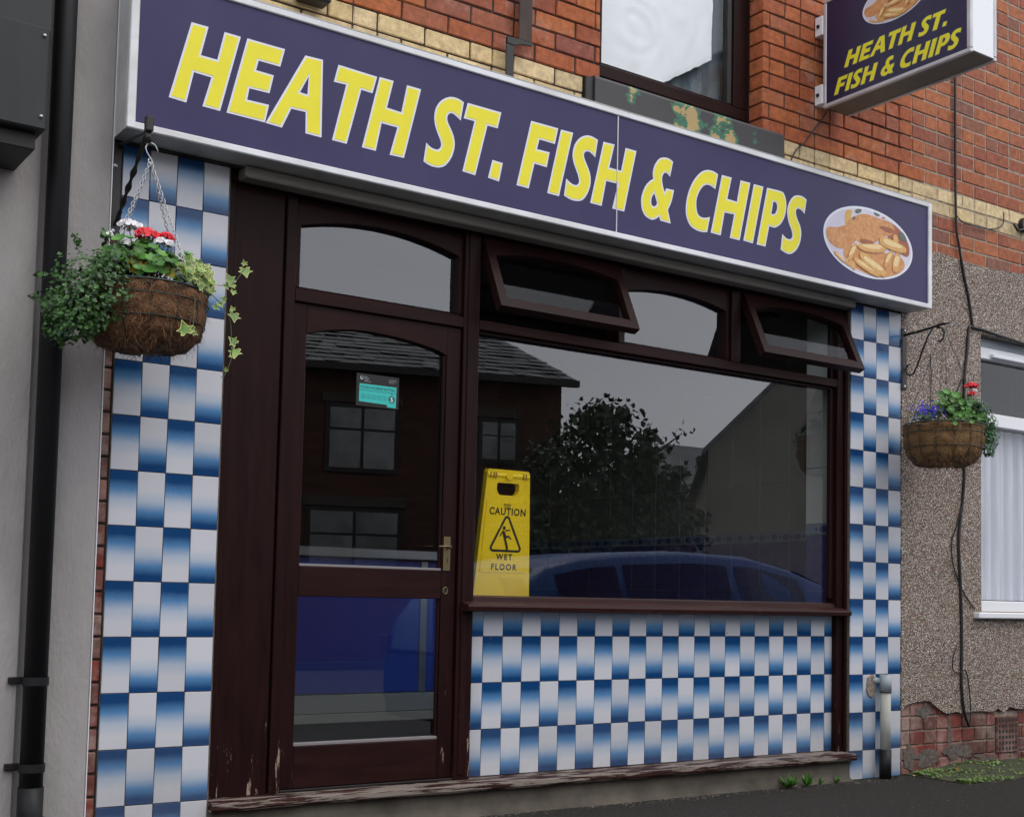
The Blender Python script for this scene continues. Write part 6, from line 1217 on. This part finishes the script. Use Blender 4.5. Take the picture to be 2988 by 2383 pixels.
# ================================================================== THE OTHER SIDE OF THE STREET (seen as reflections)
def mir(X, Y, Z): return Vector((X, .186-Y, Z))
A = Vector((8.52, 16.6)); Bp = Vector((13.4, 15.1)); dv = (Bp-A).normalized(); nv = Vector((-dv.y, dv.x))      # front line, nv points away from the street
oh = empty('opposite_house', 'dark brick house with hipped slate roof across the street, reflected in door and window', 'house', mir(8, 19, ZG))
def hp(s, d, z): q = Bp+dv*s+nv*d; return mir(q.x, q.y, z)       # s along the front (0 = right corner, negative to the left), d depth behind the front
def hbox(s0, s1, d0, d1, z0, z1):
    bm = bmesh.new(); v = [bm.verts.new(hp(s, d, z)) for s in (s0, s1) for d in (d0, d1) for z in (z0, z1)]
    for f in ((0, 1, 3, 2), (4, 6, 7, 5), (0, 4, 5, 1), (2, 3, 7, 6), (0, 2, 6, 4), (1, 5, 7, 3)): bm.faces.new([v[i] for i in f])
    return bm
obj('wall', hbox(-16, -.12, 0, 8, ZG, 3.3), M['opp_brick'], oh)
EV, RZ, HP = 3.32, 5.25, 4.2
roof = bmesh.new(); c = [hp(-16.3, -.3, EV), hp(.08, -.3, EV), hp(.08, 8.3, EV), hp(-16.3, 8.3, EV)]; r0, r1 = hp(-12, 4, RZ), hp(-.95, 4, RZ)
V = [roof.verts.new(p) for p in c+[r0, r1]]
for f in ((0, 1, 5, 4), (1, 2, 5), (2, 3, 4, 5), (3, 0, 4), (0, 3, 2, 1)): roof.faces.new([V[i] for i in f])
rf = obj('roof', roof, M['slate'], oh)
bm = bmesh.new(); vl = bm.verts.layers.float.new('rnd')
def slates(bm, P0, P1, Q0, Q1, rows, w):
    for r in range(rows):
        t0, t1 = r/rows, (r+1.12)/rows; a0 = P0.lerp(Q0, t0); a1 = P1.lerp(Q1, t0); n = max(1, int((a1-a0).length/w)); b0 = P0.lerp(Q0, min(t1, 1)); b1 = P1.lerp(Q1, min(t1, 1)); up_ = ((a1-a0).cross(b0-a0)).normalized(); up_ = up_ if up_.z > 0 else -up_
        for k in range(n):
            o = .5/n if r % 2 else 0; u0, u1 = min(k/n+o, 1), min((k+.94)/n+o, 1)
            if u1-u0 < .001: continue
            j = R_.uniform(.012, .040); rv = R_.random(); q = [bm.verts.new(p) for p in (a0.lerp(a1, u0)+up_*j, a0.lerp(a1, u1)+up_*j, b0.lerp(b1, u1)+up_*.004, b0.lerp(b1, u0)+up_*.004)]
            for v_ in q: v_[vl] = rv
            bm.faces.new(q)
slates(bm, c[0], c[1], r0, r1, 16, .30); slates(bm, c[1], c[2], r1, r1, 16, .30)
obj('slate', bm, M['slates'], rf, kind='stuff')
obj('gutter', hbox(-16.3, .1, -.42, -.28, 3.18, 3.30), M['opp_dark'], oh)
for s0, s1, z0, z1 in ((-4.6, -3.4, 1.45, 2.55), (-1.7, -1.05, 1.75, 2.45), (-4.9, -3.3, -.5, .65), (-8.6, -7.4, 1.45, 2.55), (-8.8, -7.2, -.5, .65), (-12.5, -11.3, 1.45, 2.55)):
    f = obj('window', hbox(s0-.08, s1+.08, -.04, .02, z0-.08, z1+.08), M['opp_dark'], oh); mid = (s0+s1)/2
    for a, b in ((s0, mid-.03), (mid+.03, s1)):
        for za, zb in ((z0, z0+(z1-z0)*.62), (z0+(z1-z0)*.66, z1)): obj('pane', hbox(a, b, -.055, -.041, za, zb), M['opp_glass'], f)
    obj('lintel', hbox(s0-.15, s1+.15, -.06, -.001, z1+.10, z1+.28), M['opp_stone'], oh)
obj('chimney', hbox(-14.2, -13.4, 3.6, 4.4, 4.8, 6.4), M['opp_brick'], oh)
# gabled rendered building
gb = empty('gabled_building', 'grey rendered gable end building across the street, reflected at the right of the window', 'building', mir(20, 18, ZG))
bm = bmesh.new(); GY = 14.0; prf = [(16.08, ZG), (16.08, 2.16), (19.75, 5.12), (23.4, 2.16), (23.4, ZG)]
F0 = [bm.verts.new(mir(x, GY, z)) for x, z in prf]; F1 = [bm.verts.new(mir(x+8, GY+9, z)) for x, z in prf]; bm.faces.new(F0); bm.faces.new(F1[::-1])
for i in range(5): bm.faces.new((F0[i], F0[(i+1) % 5], F1[(i+1) % 5], F1[i]))
obj('wall', bm, M['opp_render'], gb)
bm = bmesh.new()
for a, b in (((15.80, 2.02), (19.75, 5.22)), ((19.75, 5.22), (23.7, 2.02))):
    v = [bm.verts.new(mir(x+sx_, y, z+dz)) for (x, z) in (a, b) for y, sx_ in ((GY-.12, 0), (GY+9.1, 8)) for dz in (0, .10)]
    for f in ((0, 1, 3, 2), (4, 6, 7, 5), (0, 4, 5, 1), (2, 3, 7, 6), (0, 2, 6, 4), (1, 5, 7, 3)): bm.faces.new([v[i] for i in f])
obj('roof', bm, M['slate'], gb)
bm = bmesh.new(); tube(bm, [mir(15.75, GY-.1, 1.93), mir(23.5, GY+8, 1.93)], .07, 8); obj('gutter', bm, M['opp_dark'], gb)
# house far down the side street
fh = empty('far_house', 'small distant red brick house between the tree and the grey gable in the reflection', 'house', mir(31, 31, ZG))
def wbox(x0, x1, y0, y1, z0, z1):
    bm = bmesh.new(); v = [bm.verts.new(mir(x, y, z)) for x in (x0, x1) for y in (y0, y1) for z in (z0, z1)]
    for f in ((0, 1, 3, 2), (4, 6, 7, 5), (0, 4, 5, 1), (2, 3, 7, 6), (0, 2, 6, 4), (1, 5, 7, 3)): bm.faces.new([v[i] for i in f])
    return bm
obj('wall', wbox(29.9, 44, 30, 38, ZG, 3.2), M['opp_brick'], fh)
bm = bmesh.new(); v = [bm.verts.new(mir(*p)) for p in ((29.6, 29.7, 3.1), (44, 29.7, 3.1), (44, 38, 3.1), (29.6, 38, 3.1), (32.6, 34, 5.4), (44, 34, 5.4))]
for f in ((0, 1, 5, 4), (1, 2, 5), (2, 3, 4, 5), (3, 0, 4), (0, 3, 2, 1)): bm.faces.new([v[i] for i in f])
obj('roof', bm, M['slate'], fh)
for x in (30.9, 33.2): w_ = obj('window', wbox(x, x+1.0, 29.93, 30.02, 1.2, 2.4), M['opp_glass'], fh)
# tree
tr = empty('street_tree', 'dark bushy tree across the street, reflected in the middle of the shop window', 'tree', mir(12.6, 12.6, ZG))
bm = bmesh.new(); base = mir(12.6, 12.6, ZG-.1); tube(bm, [base, base+Vector((.05, 0, 1.2)), base+Vector((-.05, .05, 2.2)), base+Vector((.05, 0, 3.3))], [.16, .12, .09, .04], 10)
limbs = []
for k in range(22):
    a = rg.uniform(0, 6.28); h = rg.uniform(1.0, 3.0); s0 = base+Vector((0, 0, h)); e = s0+Vector((math.cos(a)*rg.uniform(.6, 1.5), math.sin(a)*rg.uniform(.5, 1.1), rg.uniform(.3, 1.2))); limbs.append((s0, e)); tube(bm, [s0, s0.lerp(e, .5)+Vector((0, 0, .1)), e], [.045, .028, .010], 6)
obj('trunk', bm, M['bark'], tr)
pts = []
tl = [(11.4, .9, .95), (11.9, 1.75, .75), (12.45, 1.9, .70), (12.3, 2.30, .34), (12.75, 1.5, .75), (13.1, 1.25, .6), (13.3, 1.75, .30), (13.75, .7, .55), (14.0, 1.1, .28), (12.6, .4, 1.1), (13.4, .2, .8), (11.8, .1, 1.1), (14.35, .35, .40), (12.0, 2.15, .3), (12.75, 2.35, .16), (13.35, 2.05, .14), (14.05, 1.42, .13), (14.6, .65, .16), (12.2, -.6, 1.0), (13.2, -.6, .9), (10.9, .2, .8), (10.4, -.5, .9), (11.2, 1.3, .5), (12.0, 1.0, .9), (12.9, .9, .8), (13.4, .9, .6), (10.0, -.9, .8)]
for X_, Z_, r_ in tl:
    for _ in range(int(640*r_*r_+110)):
        d = gauss_dir(); k = rg.uniform(.35, 1.12); pts.append((mir(X_, 12.6, Z_)+Vector((d.x*r_, d.y*min(r_, .8), d.z*r_))*k, d))
for s0, e in limbs:
    for k in range(40): pts.append((s0.lerp(e, rg.uniform(.5, 1.1))+gauss_dir()*.14, gauss_dir()))
leaf_cloud(pts, SM, .070, M['tree_leaf'], 'crown', tr, rg, jitter=1.0)
# garden wall and hedge bottom
gw = tag(obj('garden_wall', wbox(-20, 40, 11.6, 11.85, ZG, -.95), M['opp_brick']), 'low brick garden wall along the far pavement seen only in reflections', 'wall')

# parked blue car just beyond the right edge of the picture
car = empty('parked_car', 'blue hatchback parked at the kerb, reflected low in the shop window', 'car', (5.3, -2.75, ZG-.12))
ZR = ZG-.12
top = [(3.18, -1.20), (3.22, -.98), (3.42, -.74), (3.62, -.605), (3.95, -.535), (4.35, -.495), (4.9, -.465), (5.5, -.480), (5.95, -.56), (6.4, -.70), (6.78, -.86), (7.02, -.965), (7.35, -1.02), (7.62, -1.12), (7.72, -1.30)]
belt = [(3.18, -1.22), (3.22, -1.08), (3.42, -.98), (3.62, -.945), (3.95, -.94), (4.35, -.945), (4.9, -.955), (5.5, -.965), (5.95, -.975), (6.4, -.985), (6.78, -.99), (7.02, -.995), (7.35, -1.04), (7.62, -1.15), (7.72, -1.32)]
bm = bmesh.new(); rings = []
for (x, zt), (_, zb) in zip(top, belt):
    e = .06 if x < 3.3 or x > 7.6 else 0; hw = .85-e*1.5; cab = min(1, max(0, (zt-zb)/.35)); rw = hw-.20*cab-.02
    pr = [(-hw+.06, ZR+.18), (-hw, ZR+.38), (-hw+.0, zb-.16), (-hw+.035, zb), (-rw-.02, zt-.05), (-rw+.06, zt-.012), (-rw*.5, zt), (rw*.5, zt), (rw-.06, zt-.012), (rw+.02, zt-.05), (hw-.035, zb), (hw, zb-.16), (hw, ZR+.38), (hw-.06, ZR+.18)]
    rings.append([bm.verts.new((x, -2.75-p[0]*-1, p[1])) for p in pr])
for i in range(len(rings)-1):
    for k in range(14): bm.faces.new((rings[i][k], rings[i][(k+1) % 14], rings[i+1][(k+1) % 14], rings[i+1][k]))
bm.faces.new(rings[0]); bm.faces.new(rings[-1][::-1]); body_ = obj('body', bm, M['car'], car, smooth=True)
def side_z(tb, x):
    for i in range(len(tb)-1):
        if tb[i][0] <= x <= tb[i+1][0]: t = (x-tb[i][0])/(tb[i+1][0]-tb[i][0]); return tb[i][1]+(tb[i+1][1]-tb[i][1])*t
for sgn in (1, -1):
    for xa, xb in ((3.66, 4.18), (4.24, 5.22), (5.30, 6.45)):
        bm = bmesh.new(); n = 10; up_r, lo_r = [], []
        for k in range(n+1):
            x = xa+(xb-xa)*k/n; zt, zb = side_z(top, x), side_z(belt, x); cab = min(1, max(0, (zt-zb)/.35)); hw = .85; rw = hw-.20*cab-.02
            def at_(f): z = zb+(zt-.05-zb)*f; y = (hw-.035)+((rw+.02)-(hw-.035))*f; return Vector((x, -2.75+sgn*(y+.004), z))
            up_r.append(bm.verts.new(at_(.90))); lo_r.append(bm.verts.new(at_(.06)))
        for k in range(n): bm.faces.new((lo_r[k], lo_r[k+1], up_r[k+1], up_r[k]))
        obj('side_window', bm, M['car_glass'], car)
bm = bmesh.new(); q = [(3.235, -1.05, .66), (3.235, -1.05, -.66), (3.585, -.645, -.55), (3.585, -.645, .55)]; bm.faces.new([bm.verts.new((x-.012, -2.75+y, z+.012)) for x, z, y in q]); obj('rear_window', bm, M['car_glass'], car)
bm = bmesh.new(); q = [(7.0, -.962, .70), (7.0, -.962, -.70), (6.05, -.60, -.57), (6.05, -.60, .57)]; bm.faces.new([bm.verts.new((x+.006, -2.75+y, z+.016)) for x, z, y in q]); obj('windscreen', bm, M['car_glass'], car)
for x in (4.0, 6.85):
    for y in (-1.93, -3.57):
        bm = bmesh.new(); tube(bm, [(x, y-.09, ZR+.30), (x, y+.09, ZR+.30)], .30, 28); wh = obj('wheel', bm, M['tyre'], car)
        bm = bmesh.new(); yy = y+(.092 if y > -2.7 else -.092); tube(bm, [(x, yy-.004, ZR+.30), (x, yy+.004, ZR+.30)], .19, 20); obj('hub_cap', bm, M['alu'], wh)
for y in (-2.0, -3.5): B('tail_light', (3.165, 3.21, y-.06, y+.06, -1.12, -1.02) if False else (3.165, 3.20, y-.06, y+.06, -1.25, -1.12), M['tail'], car); B('headlight', (7.60, 7.72, y-.10, y+.10, -1.26, -1.16), M['upvc'], car)
